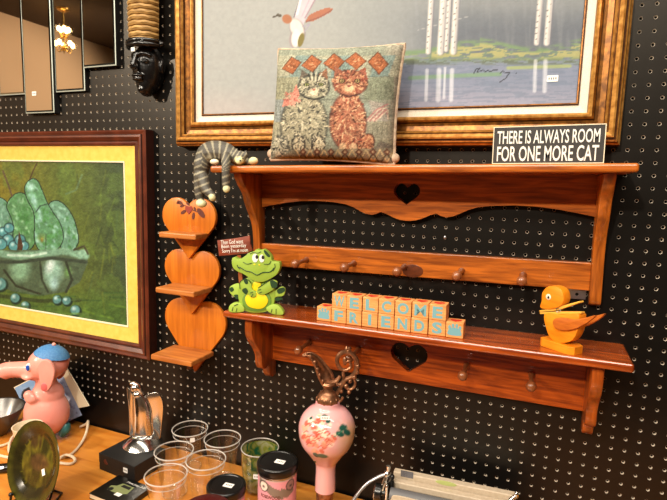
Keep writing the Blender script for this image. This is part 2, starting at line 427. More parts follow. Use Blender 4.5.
# ------------------------------------------------------------------ the setting
WX0, WX1, WY0, ZC = -228.0, 110.0, -210.0, 132.0
def pegboard():
    V = []; Fc = []; Mi = []
    K = [(0.5, math.tan(math.radians(15))/2), (0.5, 0.5), (math.tan(math.radians(15))/2, 0.5)]
    sq = []
    for q in range(4):
        c, s = round(math.cos(q*PI/2)), round(math.sin(q*PI/2))
        for x, z in ((0.5, -0.5*math.tan(math.radians(15))), (0.5, 0.5*math.tan(math.radians(15))), (0.5, 0.5)):
            sq.append((x*c-z*s, x*s+z*c))
    def ringpts(r): return [(r*math.cos(math.radians(-15+30*k)), r*math.sin(math.radians(-15+30*k))) for k in range(12)]
    # the third point of each quarter is the corner (45 degrees)
    rA, rB = ringpts(0.142), ringpts(0.12)
    def cell(cx, cz):
        b = len(V)
        for x, z in sq: V.append((cx+x, 0, cz+z))
        for x, z in rA: V.append((cx+x, 0, cz+z))
        for x, z in rB: V.append((cx+x, 0.022, cz+z))
        for x, z in rB: V.append((cx+x, 0.2, cz+z))
        for k in range(12):
            j = (k+1) % 12
            for a, c, m in ((0, 12, 0), (12, 24, 1), (24, 36, 1)):
                Fc.append((b+a+k, b+a+j, b+c+j, b+c+k)); Mi.append(m)
    def quad(x0, x1, z0, z1, y=0.0, m=0):
        b = len(V); V.extend(((x0, y, z0), (x1, y, z0), (x1, y, z1), (x0, y, z1))); Fc.append((b, b+1, b+2, b+3)); Mi.append(m)
    SE = -38.62
    # right-hand sheet: holes on whole inches; left-hand sheet: shifted as hung
    for gx, gz, i0, i1, xa, xb in ((0.0, 76.6, -38, 7, SE+0.03, WX1), (-0.19, 76.06, -82, -39, WX0, SE-0.03)):
        j0, j1 = -9, 42
        x0, x1 = gx+i0-0.5, gx+i1+0.5; z1, z0 = gz-j0+0.5, gz-j1-0.5
        for i in range(i0, i1+1):
            for j in range(j0, j1+1): cell(gx+i, gz-j)
        quad(xa, x0, z0, z1); quad(x1, xb, z0, z1); quad(xa, xb, 0, z0); quad(xa, xb, z1, ZC)
    quad(WX0, WX1, 0, ZC, 0.25, 2)  # black sheet stands in for the shade inside the holes
    me = bpy.data.meshes.new('wall_back'); me.from_pydata([(x*S, y*S, z*S) for x, y, z in V], [], Fc)
    for m in ('pegboard', 'hole', 'dark'): me.materials.append(MT[m])
    me.polygons.foreach_set('material_index', Mi)
    o = bpy.data.objects.new('wall_back', me); COL.objects.link(o); tag(o, kind='structure')
pegboard()
def slab(name, a, b, m):
    t = nb(); box(t, [(p+q)/2 for p, q in zip(a, b)], [abs(q-p) for p, q in zip(a, b)]); struct(name, t, MT[m])
slab('floor', (WX0, WY0, -4), (WX1, 0.3, 0), 'floor')
slab('ceiling', (WX0, WY0, ZC), (WX1, 0.3, ZC+4), 'ceil')
slab('wall_left', (WX0-4, WY0, 0), (WX0, 0.3, ZC), 'room')
slab('wall_right', (WX1, WY0, 0), (WX1+4, 0.3, ZC), 'room_dark')
slab('wall_front', (WX0, WY0-4, 0), (WX1, WY0, ZC), 'room_dark')

# ------------------------------------------------------------------ table
t = thing('wooden_table', 'long orange-brown wooden table against the black pegboard wall', 'table', (-40, -15, 0))
b = nb(); box(b, (0, 0, 29.4), (124, 29.6, 1.2), 0.15); obj('table_top', b, MT['table'], t)
for sx in (-1, 1):
    for sy in (-1, 1):
        b = nb(); box(b, (sx*58, sy*12.4, 14.4), (2.6, 2.6, 28.8), 0.1); obj('leg', b, MT['table'], t)
TZ = 30.0

# ------------------------------------------------------------------ large landscape painting
def pictured(name, o_parent, x0, x1, z0, z1, y, step, m, fn, base, origin):
    b = nb(); grid(b, x0, x1, z0, z1, step, y); o = obj(name, b, MT[m], o_parent, smooth=True)
    P = coords(o) + np.array(origin); px, py = pix(P)
    p = Paint(px, py, base); fn(p); set_col(o.data, p.c); return o
def paint_lake(p):
    g = np.clip((p.x-330)/140, 0, 1)*np.clip((p.y+40)/60, 0, 1)
    p.mix(g*0.85, (172, 182, 192))
    p.mix(np.clip((p.x-400)/60, 0, 1)*np.clip((p.y-5)/25, 0, 1)*0.75, (142, 152, 168))
    p.mix(np.clip((250-p.x)/70, 0, 1)*np.clip((p.y-20)/90, 0, 1)*0.5, (236, 236, 232))
    p.mix(np.clip((p.y-85)/25, 0, 1)*np.clip((300-p.x)/60, 0, 1)*0.6, (242, 228, 224))
    st = fbm(p.x*0.25, p.y*0.02, 3, 2); p.mix(np.clip((p.x-380)/40, 0, 1)*np.clip(st-0.5, 0, 1)*1.1, (214, 220, 228))
    p.c *= (0.72-0.06*np.clip((p.x-300)/180, 0, 1))[:, None]
    # water, bank
    p.mix((p.x > 380)*np.clip((p.y-56)/8, 0, 1)*0.9, (128, 136, 158)); p.mix((p.x > 380)*np.clip((p.y-82)/24, 0, 1)*0.8, (160, 157, 174))
    wv = fbm(p.x*0.05, p.y*0.7, 8, 2); p.mix((p.x > 380)*(p.y > 58)*(wv > 0.56)*0.4, (104, 118, 138))
    bk = fbm(p.x*0.09, p.y*0.5, 5, 3)
    up = 44+5*np.sin(p.x*0.05)-3*(p.x > 480); 
    p.mix((p.x > 384)*np.clip((p.y-up)/3, 0, 1)*np.clip((66-p.y)/7, 0, 1)*np.clip((bk-0.3)*4, 0, 1), (112, 136, 104))
    p.mix((p.x > 384)*np.clip((p.y-up-5)/3, 0, 1)*np.clip((61-p.y)/5, 0, 1)*(bk > 0.5)*0.7, (176, 164, 112))
    p.mix((p.x > 384)*np.clip((p.y-58)/3, 0, 1)*np.clip((66-p.y)/3, 0, 1)*(bk > 0.52)*0.6, (88, 92, 80))
    p.line([(410, 78), (450, 76), (500, 74)], 2.6, (116, 150, 112), 0.7); p.line([(508, 68), (570, 66)], 2.2, (152, 164, 110), 0.8)
    for x, w, yb in ((428, 2.4, 52), (440, 3.4, 52), (446, 1.8, 50), (453, 3.0, 52), (536.5, 2.6, 43), (546.5, 3.0, 43)):
        lean = 0.045 if x < 500 else 0.07
        pts = [(x, yb), (x+lean*60+1, yb-60), (x+lean*160+2, yb-170)]
        p.line([(a+1.2, c) for a, c in pts], w+0.9, (108, 108, 118), 0.8); p.line(pts, w+.5, (214, 210, 204)); p.line([(a+w*.45, c) for a, c in pts], w*.5, (160, 158, 160), .6)
        for k in range(26):
            y = yb-4-k*5.7; xx = x+lean*(yb-y)+random.uniform(-1, 1)*w*0.5
            p.ell(xx, y, 1.0, 0.7, (60, 58, 60), soft=0.6)
        p.line([(x-1, yb+18), (x-2, yb+48)], w*0.9, (230, 230, 236), 0.55)
    p.line([(418, 30), (470, 16)], 0.4, (170, 170, 170), 0.7)
    # flying duck
    p.poly([(294, 17), (299, 2), (304, -12), (320, -14), (313, 2), (306, 18), (303, 26)], (186, 178, 186)); p.line([(294, 17), (299, 2), (304, -12)], .7, (112, 102, 114)); p.line([(297, 14), (303, -10)], 1.6, (218, 216, 216)); p.line([(302, 16), (311, -4)], 0.8, (176, 160, 174)); p.line([(305, 18), (316, -2)], 0.9, (150, 130, 140))
    p.poly([(305, 22), (309, 15), (317, 11), (326, 8), (333, 8), (331, 12), (320, 18), (311, 22)], (158, 102, 80)); p.line([(306, 22), (320, 17), (332, 10)], 0.8, (130, 84, 74))
    p.ell(297.6, 30, 8, 13, (128, 120, 122), -20); p.ell(297, 29, 7, 12, (206, 198, 194), -20); p.ell(294, 40, 5.5, 9, (150, 140, 142)); p.line([(303, 27), (310, 24), (305, 31)], .8, (150, 146, 160)); p.ell(296, 38, 5, 10, (216, 212, 206), 5); p.ell(301, 40, 3.2, 8, (116, 106, 58), 15)
    p.ell(287, 19, 5.5, 5, (156, 104, 76), 30); p.ell(279, 15.3, 3.2, 1.7, (84, 78, 68), 10); p.line([(273, 17), (278, 15.6)], 0.9, (70, 62, 54))
    # signature
    p.line([(474, 73), (476, 69), (480, 68), (477, 72), (481, 71), (483, 70), (485, 72), (488, 70), (490, 72), (493, 70), (497, 70)], 0.55, (40, 40, 46))
    p.line([(500, 73), (503, 71), (506, 73), (510, 72), (506, 78), (500, 82)], 0.55, (40, 40, 46)); p.ell(516, 73.5, .8, .7, (40, 40, 46))
    p.grain(0.035, 0.35, 11)
t = thing('landscape_painting', 'large gold-framed painting of birch trees and a flying duck by misty water', 'painting', (-22.15, 0, 81.35))
ox, oz = -22.15, 81.35
X0, X1, Z0, Z1 = -40.15-ox, -4.1-ox, 69.3-oz, 93.4-oz
pictured('canvas', t, X0-.1, X1+.1, Z0-.1, Z1+.1, -0.85, 0.09, 'canvas', paint_lake, (214, 218, 216), (ox, 0, oz))
b = nb(); frame(b, X0, X1, Z0, Z1, [(0, .8, 0), (.05, 1.02, 1), (.13, 1.05, 0), (.25, .9, 0)]); obj('inner_fillet', b, [MT['gold_dark'], MT['gold']], t)
b = nb(); frame(b, X0, X1, Z0, Z1, [(.25, .88, 0), (.88, 1.05, 0), (.88, .5, 0)]); obj('liner', b, MT['linen'], t)
b = nb(); frame(b, X0, X1, Z0, Z1, [(.85, .9, 2), (.9, 1.35, 1), (1.05, 1.5, 1), (1.2, 1.48, 0), (1.38, 1.3, 2), (1.46, 1.12, 0), (1.7, 1.08, 0), (2.1, 1.16, 2), (2.16, 1.4, 1), (2.3, 1.6, 0), (2.4, 1.58, 2), (2.46, 1.66, 1), (2.72, 1.86, 1), (2.86, 1.8, 2), (2.92, 1.62, 2), (3.04, 1.58, 1), (3.16, 1.5, 2), (3.22, 1.28, 1), (3.38, 1.1, 2), (3.42, 0, 2)])
obj('gilt_frame', b, [MT['gold'], MT['gold_light'], MT['gold_dark']], t)
q = at(552.5, 78.5, -0.87); price(t, q-Vector((ox, 0, oz)), 0.85, 0.5)

# ------------------------------------------------------------------ still life of pears
def paint_pears(p):
    n = fbm(p.x*0.06, p.y*0.06, 2, 3)
    p.mix(np.clip((60-p.x)/70, 0, 1)*np.clip((260-p.y)/70, 0, 1)*0.95, (118, 106, 34)); p.mix(np.clip((p.x-78)/40, 0, 1)*0.8, (50, 66, 46))
    p.mix((n > 0.5)*np.clip((n-0.5)*5, 0, 0.5), (86, 110, 50)); p.mix(np.clip((p.y-285)/25, 0, 1)*0.8, (66, 96, 40))
    for k in range(26):
        x = random.uniform(76, 118); y = random.uniform(170, 300); p.line([(x, y), (x+random.uniform(-8, 8), y+random.uniform(5, 22))], 1.2, random.choice([(100, 126, 50), (60, 84, 56), (34, 46, 34), (110, 124, 48)]), 0.3)
    p.line([(82, 175), (76, 190), (66, 194)], 1.2, (90, 120, 100), 0.5)
    def rough(cx, cy, rx, ry, cols, rot=0, n=24):
        p.ell(cx, cy, rx+1.2, ry+1.2, (30, 44, 40), rot, 0.14); p.ell(cx, cy, rx, ry, cols[0], rot, 0.12)
        k = math.radians(rot)
        for _ in range(n):
            a = random.uniform(0, 6.28); r = random.uniform(0, 0.82)
            u, v = math.cos(a)*r*rx, math.sin(a)*r*ry
            c = cols[1] if u < 0 else cols[2]
            if random.random() < 0.25: c = cols[3]
            p.ell(cx+u*math.cos(k)-v*math.sin(k), cy+u*math.sin(k)+v*math.cos(k), rx*random.uniform(.14, .3), ry*random.uniform(.1, .2), c, rot+random.uniform(-40, 40), 0.6, 0.7)
    T = [(96, 140, 116), (136, 184, 166), (64, 118, 66), (150, 192, 178)]
    p.shape([(49, 206), (55, 201), (63, 204), (71, 214), (76, 227), (78, 242), (71, 251), (62, 249), (60, 236), (56, 221)], T, 60)
    p.shape([(-6, 200), (0, 198), (7, 203), (12, 215), (14, 230), (10, 240), (-6, 240)], [(96, 140, 120), (126, 170, 150), (76, 126, 88), (146, 186, 170)], 40)
    p.shape([(7, 206), (12, 197), (20, 193), (28, 197), (34, 207), (37, 222), (36, 238), (30, 249), (18, 250), (13, 240), (14, 226), (10, 214)], [(80, 128, 84), (124, 172, 136), (58, 112, 58), (142, 188, 150)], 80)
    p.shape([(25, 189), (28, 182), (33, 179), (38, 182), (42, 191), (47, 203), (53, 213), (60, 224), (63, 237), (59, 247), (50, 252), (40, 250), (35, 240), (35, 226), (34, 212), (28, 200)], [(86, 136, 98), (132, 180, 164), (62, 118, 60), (150, 196, 186)], 110)
    p.ell(31, 187, 5, 6, (156, 200, 190), 0, 0.8); p.ell(34, 200, 4, 9, (140, 186, 176), -20, 0.9); p.ell(40, 216, 3, 9, (142, 188, 178), -10, .9, .8); p.ell(42, 238, 6, 6, (112, 128, 60), 0, .9, .7)
    p.line([(47, 204), (40, 206), (36, 212)], .8, (40, 60, 54), .8); p.line([(30, 179), (33, 171), (37, 163)], 0.9, (70, 56, 34)); p.line([(12, 196), (8, 184), (3, 171)], 1.2, (84, 72, 52))
    p.line([(46, 234), (45, 262)], 1.0, (40, 56, 44), 0.4); p.ell(42, 240, 2, 3, (150, 120, 50), 0, .8, .7)
    for cx, cy, r in ((3, 232, 5), (9, 228, 5), (8, 240, 6), (1, 244, 6), (14, 246, 5.5), (20, 240, 5.5), (24, 246, 5)):
        p.ell(cx, cy, r+.8, r+.8, (24, 40, 44)); p.ell(cx, cy, r, r, (76, 136, 140)); p.ell(cx-1.4, cy-1.6, r*.5, r*.5, (158, 200, 202), 0, .7)
    p.poly([(17, 250), (19, 230), (23, 246), (22, 252)], (70, 50, 34))
    # bowl
    p.poly([(-10, 250), (88, 250), (88, 262), (80, 282), (64, 292), (40, 296), (14, 292), (-10, 282)], (70, 88, 66))
    p.ell(20, 270, 13, 15, (118, 158, 128), 20, .6); p.ell(53, 272, 13, 18, (126, 164, 148), 8, .6); p.ell(50, 266, 6, 10, (186, 206, 204), 20, .8); p.ell(54, 284, 6, 9, (148, 186, 184), 0, .8)
    p.ell(68, 272, 5, 8, (92, 138, 74), 0, .8, .7)
    p.line([(-8, 262), (20, 262), (52, 258), (86, 262)], 2.2, (50, 62, 50)); p.line([(-8, 252), (14, 256), (40, 254), (64, 251), (86, 256)], 4.5, (112, 152, 128)); p.line([(8, 255), (30, 256), (46, 253)], 1.6, (172, 202, 186)); p.ell(82, 254, 7, 5.5, (120, 160, 138), -30, .4); p.line([(74, 250), (84, 246), (88, 254)], 1.2, (60, 60, 44))
    p.line([(4, 270), (16, 286), (40, 294)], 1.4, (44, 50, 36)); p.line([(40, 262), (42, 280), (48, 292)], 1.4, (46, 56, 42)); p.line([(66, 262), (72, 280), (66, 292)], 1.6, (44, 52, 40))
    p.line([(0, 296), (40, 301), (80, 300)], 2.4, (44, 54, 32), 0.7)
    for cx, cy, r in ((0, 284, 7), (15, 298, 5.2), (25, 305.5, 4.6), (57, 299.5, 4.8), (66.5, 300.5, 4.8), (75, 310, 5.4)):
        p.ell(cx+1, cy+1, r+1, r+1, (26, 44, 34)); p.ell(cx, cy, r, r, (82, 130, 128), 0, .25); p.ell(cx-1.2, cy-1.4, r*.55, r*.55, (170, 206, 204), 0, .7)
    for k in range(30):
        x = random.uniform(-4, 118); y = random.uniform(290, 328); p.line([(x, y), (x+random.uniform(8, 20), y+random.uniform(-2, 4))], 1.3, random.choice([(92, 124, 44), (48, 76, 40), (80, 106, 56)]), 0.5)
    p.grain(0.16, 0.22, 21); p.grain(0.14, 0.6, 25, 2)
ox, oz = -63.4, 54.2
t = thing('still_life_painting', 'painting of green pears in a bowl, mustard liner and dark red-brown wood frame', 'painting', (ox, 0, oz))
X0, X1, Z0, Z1 = -75.5-ox, -51.45-ox, 44.5-oz, 64.05-oz
pictured('canvas', t, X0-.1, X1+.1, Z0-.1, Z1+.1, -0.75, 0.09, 'canvas_p', paint_pears, (82, 96, 42), (ox, 0, oz))
b = nb(); frame(b, X0, X1, Z0, Z1, [(0, .7, 0), (0, .9, 0), (.16, .92, 0), (.18, .8, 0)]); obj('inner_fillet', b, MT['cream'], t)
b = nb(); frame(b, X0, X1, Z0, Z1, [(.17, .84, 0), (1.95, .98, 0), (1.95, .4, 0)]); obj('liner', b, MT['yellow_liner'], t)
b = nb(); frame(b, X0, X1, Z0, Z1, [(1.9, .9, 1), (1.95, 1.12, 0), (2.2, 1.2, 0), (2.4, 1.12, 1), (2.48, 1.2, 0), (2.9, 1.42, 0), (3.1, 1.4, 1), (3.2, 1.25, 0), (3.5, 1.35, 0), (3.68, 1.2, 1), (3.72, 0, 1)])
obj('wooden_frame', b, [MT['mahog'], MT['mahog_d']], t)

# ------------------------------------------------------------------ staggered mirror of bevelled strips
t = thing('strip_mirror', 'wall mirror of staggered narrow glass strips above the pear painting', 'mirror', (-64, 0, 80))
for x0, x1, zb, d in ((-72.6, -67.75, 72.5, .55), (-67.5, -62.45, 70.05, .85), (-62.35, -57.5, 72.5, .6), (-57.4, -52.3, 75.05, .85)):
    b = nb(); z1 = 96.0 - (zb-70)*0.5
    a0 = [(x0+64, zb-80), (x1+64, zb-80), (x1+64, z1-80), (x0+64, z1-80)]
    w = 0.3; e = 0.12
    R = [[b.verts.new((x, y, z)) for x, z in pts] for pts, y in ((a0, 0.0), (a0, -d+.1), ([(x0+64+e, zb-80+e), (x1+64-e, zb-80+e), (x1+64-e, z1-80-e), (x0+64+e, z1-80-e)], -d+.06), ([(x0+64+w, zb-80+w), (x1+64-w, zb-80+w), (x1+64-w, z1-80-w), (x0+64+w, z1-80-w)], -d-.02))]
    for A, B, mi in ((R[0], R[1], 2), (R[1], R[2], 3), (R[2], R[3], 1)):
        for i in range(4):
            f = b.faces.new((A[i], A[(i+1) % 4], B[(i+1) % 4], B[i])); f.material_index = mi
    b.faces.new(R[3]); b.faces.new(list(reversed(R[0]))).material_index = 2
    o = obj('mirror_strip', b, [MT['mirror'], MT['mirror_edge'], MT['black_m'], MT['glass_edge']], t)
q = at(34, 93.5, -0.9); price(t, (q.x+64, -0.885, q.z-80), 0.75, 0.5)

# ------------------------------------------------------------------ carved mask
ox, oz = -47.55, 74.2
t = thing('carved_mask', 'black carved wooden face with tall tan wrapped headdress hanging on the pegboard', 'mask', (ox, 0, oz))
b = nb()
ball(b, (0, -.7, .2), (1.75, 1.85, 2.75), 28); ball(b, (0, -1.15, -1.45), (1.05, 1.2, 1.45), 24)
tube(b, [(-1.3, -1.9, 1.25), (-.6, -2.4, 1.45), (0, -2.45, 1.3), (.6, -2.4, 1.45), (1.3, -1.9, 1.25)], [.16, .22, .22, .22, .16], 10, smooth=4)                                   # brow
tube(b, [(0, -2.6, 1.5), (0, -2.95, .6), (0, -3.2, -.05)], [.2, .28, .36], 12, smooth=4); ball(b, (0, -3.05, -.12), (.48, .34, .26), 14)
for s in (-1, 1):
    ball(b, (s*.74, -2.2, .62), (.46, .26, .24), 14)
    ball(b, (s*1.95, -.8, .3), (.22, .4, .75), 14)
ball(b, (0, -2.55, -.86), (.78, .42, .19), 16); ball(b, (0, -2.5, -1.24), (.68, .42, .23), 16); ball(b, (0, -1.85, -2.2), (.55, .5, .5), 16); ball(b, (0, -1.4, -.4), (1.25, 1.1, 1.2), 20)
b = blob(b, 0.085, 1)
for v in b.verts: v.co.y = min(v.co.y, -.03)
obj('face', b, MT['mask'], t, smooth=True)
for s in (-1, 1):
    b = nb(); ball(b, (s*.74, -2.42, .6), (.36, .12, .13), 14, Matrix.Rotation(-s*.25, 4, 'Y')); obj('eye', b, MT['black'], t, smooth=True)
b = nb()
for zz in (2.35, 2.75): tube(b, [(1.98*math.cos(a), -1.15+1.75*math.sin(a), zz) for a in np.linspace(PI, 2*PI, 20)], .26, 10)
ball(b, (2.1, -1.2, 2.55), (.42, .36, .34), 14); ball(b, (-2.0, -1.4, 2.5), (.36, .34, .32), 14); ball(b, (.9, -2.7, 2.6), (.36, .25, .32), 12)
obj('headband', b, MT['mask'], t, smooth=True)
b = nb(); z = 2.9; k = 0
while z < 20:
    r = 1.5+.1*math.sin(min(1, (z-2.9)/8)*PI)-max(0, z-12)*.05
    tube(b, [(r*math.cos(a), -1.25+r*.9*math.sin(a), z+.03*math.sin(9*a+k)) for a in np.linspace(PI*.98, 2.02*PI, 22)], .3, 8); z += .55; k += 1
lathe(b, [(0, 2.6), (1.4, 2.6), (1.5, 8), (1.3, 14), (1.0, 20), (0, 20.3)], 28, (0, -1.25, 0))
obj('headdress', b, MT['straw'], t, smooth=True)
q = at(131.5, 49.5, -3.0); price(t, (q.x-ox+.2, -3.02, q.z-oz), .5, .4, marks=False)

# ------------------------------------------------------------------ upper shelf with pegs
ox, oz = -17.4, 58.0
TU = -0.0175
U = thing('peg_shelf', 'upper honey-pine wall shelf with scalloped apron, small heart cutout and five pegs', 'shelf', (ox, 0, oz), (0, TU, 0), )
b = nb(); prism(b, [(-6.25, 5.32), (0, 5.32), (0, 5.97), (-6.25, 5.97)], -18.0, 17.55, bev=0)
m = Matrix(((0, 1, 0, 0), (1, 0, 0, 0), (0, 0, 1, 0), (0, 0, 0, 1)))
b.free(); b = nb(); box(b, (-.22, -3.12, 5.645), (35.55, 6.24, .65), .2, 3); obj('top_board', b, MT['pine_x'], U)
half = [(0, 1.06), (.7, 1.12), (1.4, 1.34), (2.1, 1.66), (2.65, 1.82), (3.05, 1.62), (3.5, 1.5), (4.1, 1.6), (4.7, 1.85), (5.4, 2.2), (6.2, 2.46), (7.5, 2.64), (9.3, 2.72), (11, 2.66), (12.8, 2.45), (14.2, 2.2), (15.5, 1.95)]
low = [(-x, z) for x, z in reversed(half)] + half[1:]
b = nb(); prism(b, low + [(15.5, 5.32), (-15.5, 5.32)], -.78, 0, holes=[heart(2.5, 1.28, -.15, 3.82, 8, 0.27)]); obj('scalloped_apron', b, MT['pine_x'], U)
b = nb(); prism(b, rrect(-15.55, -4.15, 15.5, -1.85, .04, 2), -.85, -.05, bev=.06); rail = obj('peg_rail', b, MT['pine_x'], U)
b = nb(); q = at(412, 270, -.86); ball(b, (q.x-ox, -.85, q.z-oz-.1), (1.0, .025, .62), 24); obj('wood_knot', b, MT['knot'], rail)['label'] = 'dark brown knot in the rail'
prof = smooth_poly([(0, 5.3), (-4.7, 5.3), (-4.6, 4.8), (-4.0, 4.15), (-3.2, 3.3), (-2.7, 2.2), (-1.9, 1.0), (-1.35, -.1), (-1.15, -1.6), (-1.12, -3.4), (-1.1, -4.9), (-.9, -5.3), (-.5, -5.4), (0, -5.4)], 3)
def bracket(parent, x0, x1, m, prof, bev=.1):
    b = nb(); prism(b, prof, x0, x1, bev=bev, seg=2)
    bmesh.ops.transform(b, matrix=Matrix(((0, 1, 0, 0), (1, 0, 0, 0), (0, 0, 1, 0), (0, 0, 0, 1))), verts=b.verts); bmesh.ops.reverse_faces(b, faces=b.faces[:])
    return obj('side_bracket', b, m, parent, smooth=True)
sq = [(0, 5.3), (-4.7, 5.3), (-4.6, 4.9)] + prof[9:-9] + [(-.5, -5.4), (0, -5.4)]
bracket(U, -16.4, -15.55, MT['pine_z'], sq); bracket(U, 15.5, 16.4, MT['pine_z'], sq)
def peg(parent, x, z, y0=-.85):
    b = nb(); lathe(b, [(0, 0), (.3, 0), (.3, .1), (.23, .3), (.2, 1.2), (.19, 1.9), (.24, 2.1), (.36, 2.25), (.42, 2.5), (.4, 2.75), (.26, 2.92), (0, 2.98)], 20)
    shift(b, (x, y0, z), Matrix.Rotation(PI/2+.03, 4, 'X')); return obj('peg', b, MT['peg'], parent, smooth=True)
for x in (-10.3, -5.2, -.15, 5.1, 10.3): peg(U, x, -3.25-.0)
b = nb(); x0 = at(575.5, 298, -.25); prism(b, rrect(-.68, -.42, .68, .42, .06, 2), -.3, -.2, holes=[[(.14*math.cos(a), .14*math.sin(a)-.02) for a in np.linspace(0, 2*PI, 13)[:-1]]]); box(b, (.1, -.25, .6), (.26, .1, .5), .04)
obj('hanger_plate', shift(b, (x0.x-ox, 0, x0.z-oz+.1)), MT['steel'], U)['label'] = 'small grey steel hanging plate'

# ------------------------------------------------------------------ lower shelf
lx, lz = -16.45, 46.0
TL = -0.009
Lw = thing('peg_shelf', 'lower reddish pine wall shelf with large heart cutout holding the letter blocks', 'shelf', (lx, 0, lz), (0, TL, 0))
b = nb(); box(b, (-.15, -2.85, 3.345), (35.55, 5.7, .65), .2, 3); obj('top_board', b, MT['cherry_x'], Lw)
b = nb(); prism(b, [(-14.95, -2.38), (14.95, -2.38), (14.95, 3.02), (-14.95, 3.02)], -.82, 0, holes=[heart(3.6, 1.85, -.2, .42, 12, .275)]); obj('back_board', b, MT['cherry_x'], Lw)
pr = [(0, 3.02), (-5.0, 3.02)] + [tuple(v.xz) for v in spline([Vector((-5.05, 0, 2.3)), Vector((-5.0, 0, 1.4)), Vector((-4.5, 0, .5)), Vector((-3.7, 0, -.4)), Vector((-3.15, 0, -1.3)), Vector((-3.1, 0, -2.1)), Vector((-2.75, 0, -2.75)), Vector((-2.2, 0, -2.95)), Vector((-1.75, 0, -2.8)), Vector((-1.6, 0, -2.95)), Vector((-1.5, 0, -3.6)), Vector((-1.1, 0, -4.15)), Vector((-.55, 0, -4.35)), Vector((0, 0, -4.2))], 3)]
bracket(Lw, -15.8, -14.95, MT['cherry_z'], pr, .12); bracket(Lw, 14.95, 15.8, MT['cherry_z'], pr, .12)
for x in (-10.65, -5.3, 5.2, 10.75): peg(Lw, x, 0.1, -.82)

# ------------------------------------------------------------------ triple heart shelf
hx, hz = -41.9, 50.0
Hs = thing('heart_shelf', 'three-tier wall shelf of stacked orange pine hearts with a small ledge each', 'shelf', (hx, 0, hz))
HD = [(7.2, 4.75, 0, 58.3, -1.35, -.9), (7.5, 5.3, 0, 52.4, -.9, -.45), (8.5, 6.2, .05, 46.35, -.45, 0)]
hearts = []
for w, h, cx, cz, y0, y1 in HD:
    b = nb(); prism(b, heart(w, h, cx, cz-hz, 18, .278), y0, y1, bev=.09, seg=2); hearts.append(obj('heart_panel', b, MT['heartwood'], Hs, smooth=True))
for x0, x1, y0, y1, zt in ((-44.2, -39.3, -1.35, -3.45, 56.6), (-44.2, -39.1, -.9, -4.1, 50.6), (-44.65, -39.15, -.45, -4.5, 43.1)):
    b = nb(); box(b, ((x0+x1)/2-hx, (y0+y1)/2, zt-.3-hz), (x1-x0, abs(y1-y0), .6), .14, 3); obj('ledge', b, MT['heartplank'], Hs)
b = nb(); box(b, (at(190, 370, -.6).x-hx, -.6, 40.75-hz), (.6, .5, .5), .12)
obj('wall_hook', b, MT['knot'], Hs)
def H1(x, y): q = at(x, y, -1.36); return q-Vector((hx, 0, hz))
b = nb(); c = H1(189, 208.5); prism(b, heart(1.0, .62, 0, 0, 8), -.05, .03); o = obj('painted_heart', shift(b, c), MT['wreath_red'], Hs); o['label'] = 'small dark red heart at the middle of the painted vine'
b = nb()
for x, y, a, l in ((180, 202.5, 20, .45), (182, 206, -10, .3), (183.5, 212, 150, .45), (193.5, 216, 100, .45), (201, 213, 45, .75), (195, 209, 60, .3), (178, 203, 0, .25), (188, 204, 30, .3)):
    q = H1(x, y); prism(b, [(l*math.cos(k)*.9, l*.42*math.sin(k)) for k in np.linspace(0, 2*PI, 11)[:-1]], -.03, .02, mtx=Matrix.Translation(q) @ Matrix.Rotation(math.radians(a), 4, 'Y'))
tube(b, [H1(178, 203), H1(184, 205), H1(190, 208), H1(195, 211), H1(201, 213)], .05, 6, smooth=4); obj('painted_leaves', b, MT['wreath'], Hs)
# ------------------------------------------------------------------ things on the shelves
def shelf_z(x): return 58 + 5.97 + (x+17.4)*0.0175          # top of the upper shelf
def low_z(x): return 46 + 3.67 + (x+16.45)*0.009            # top of the lower shelf

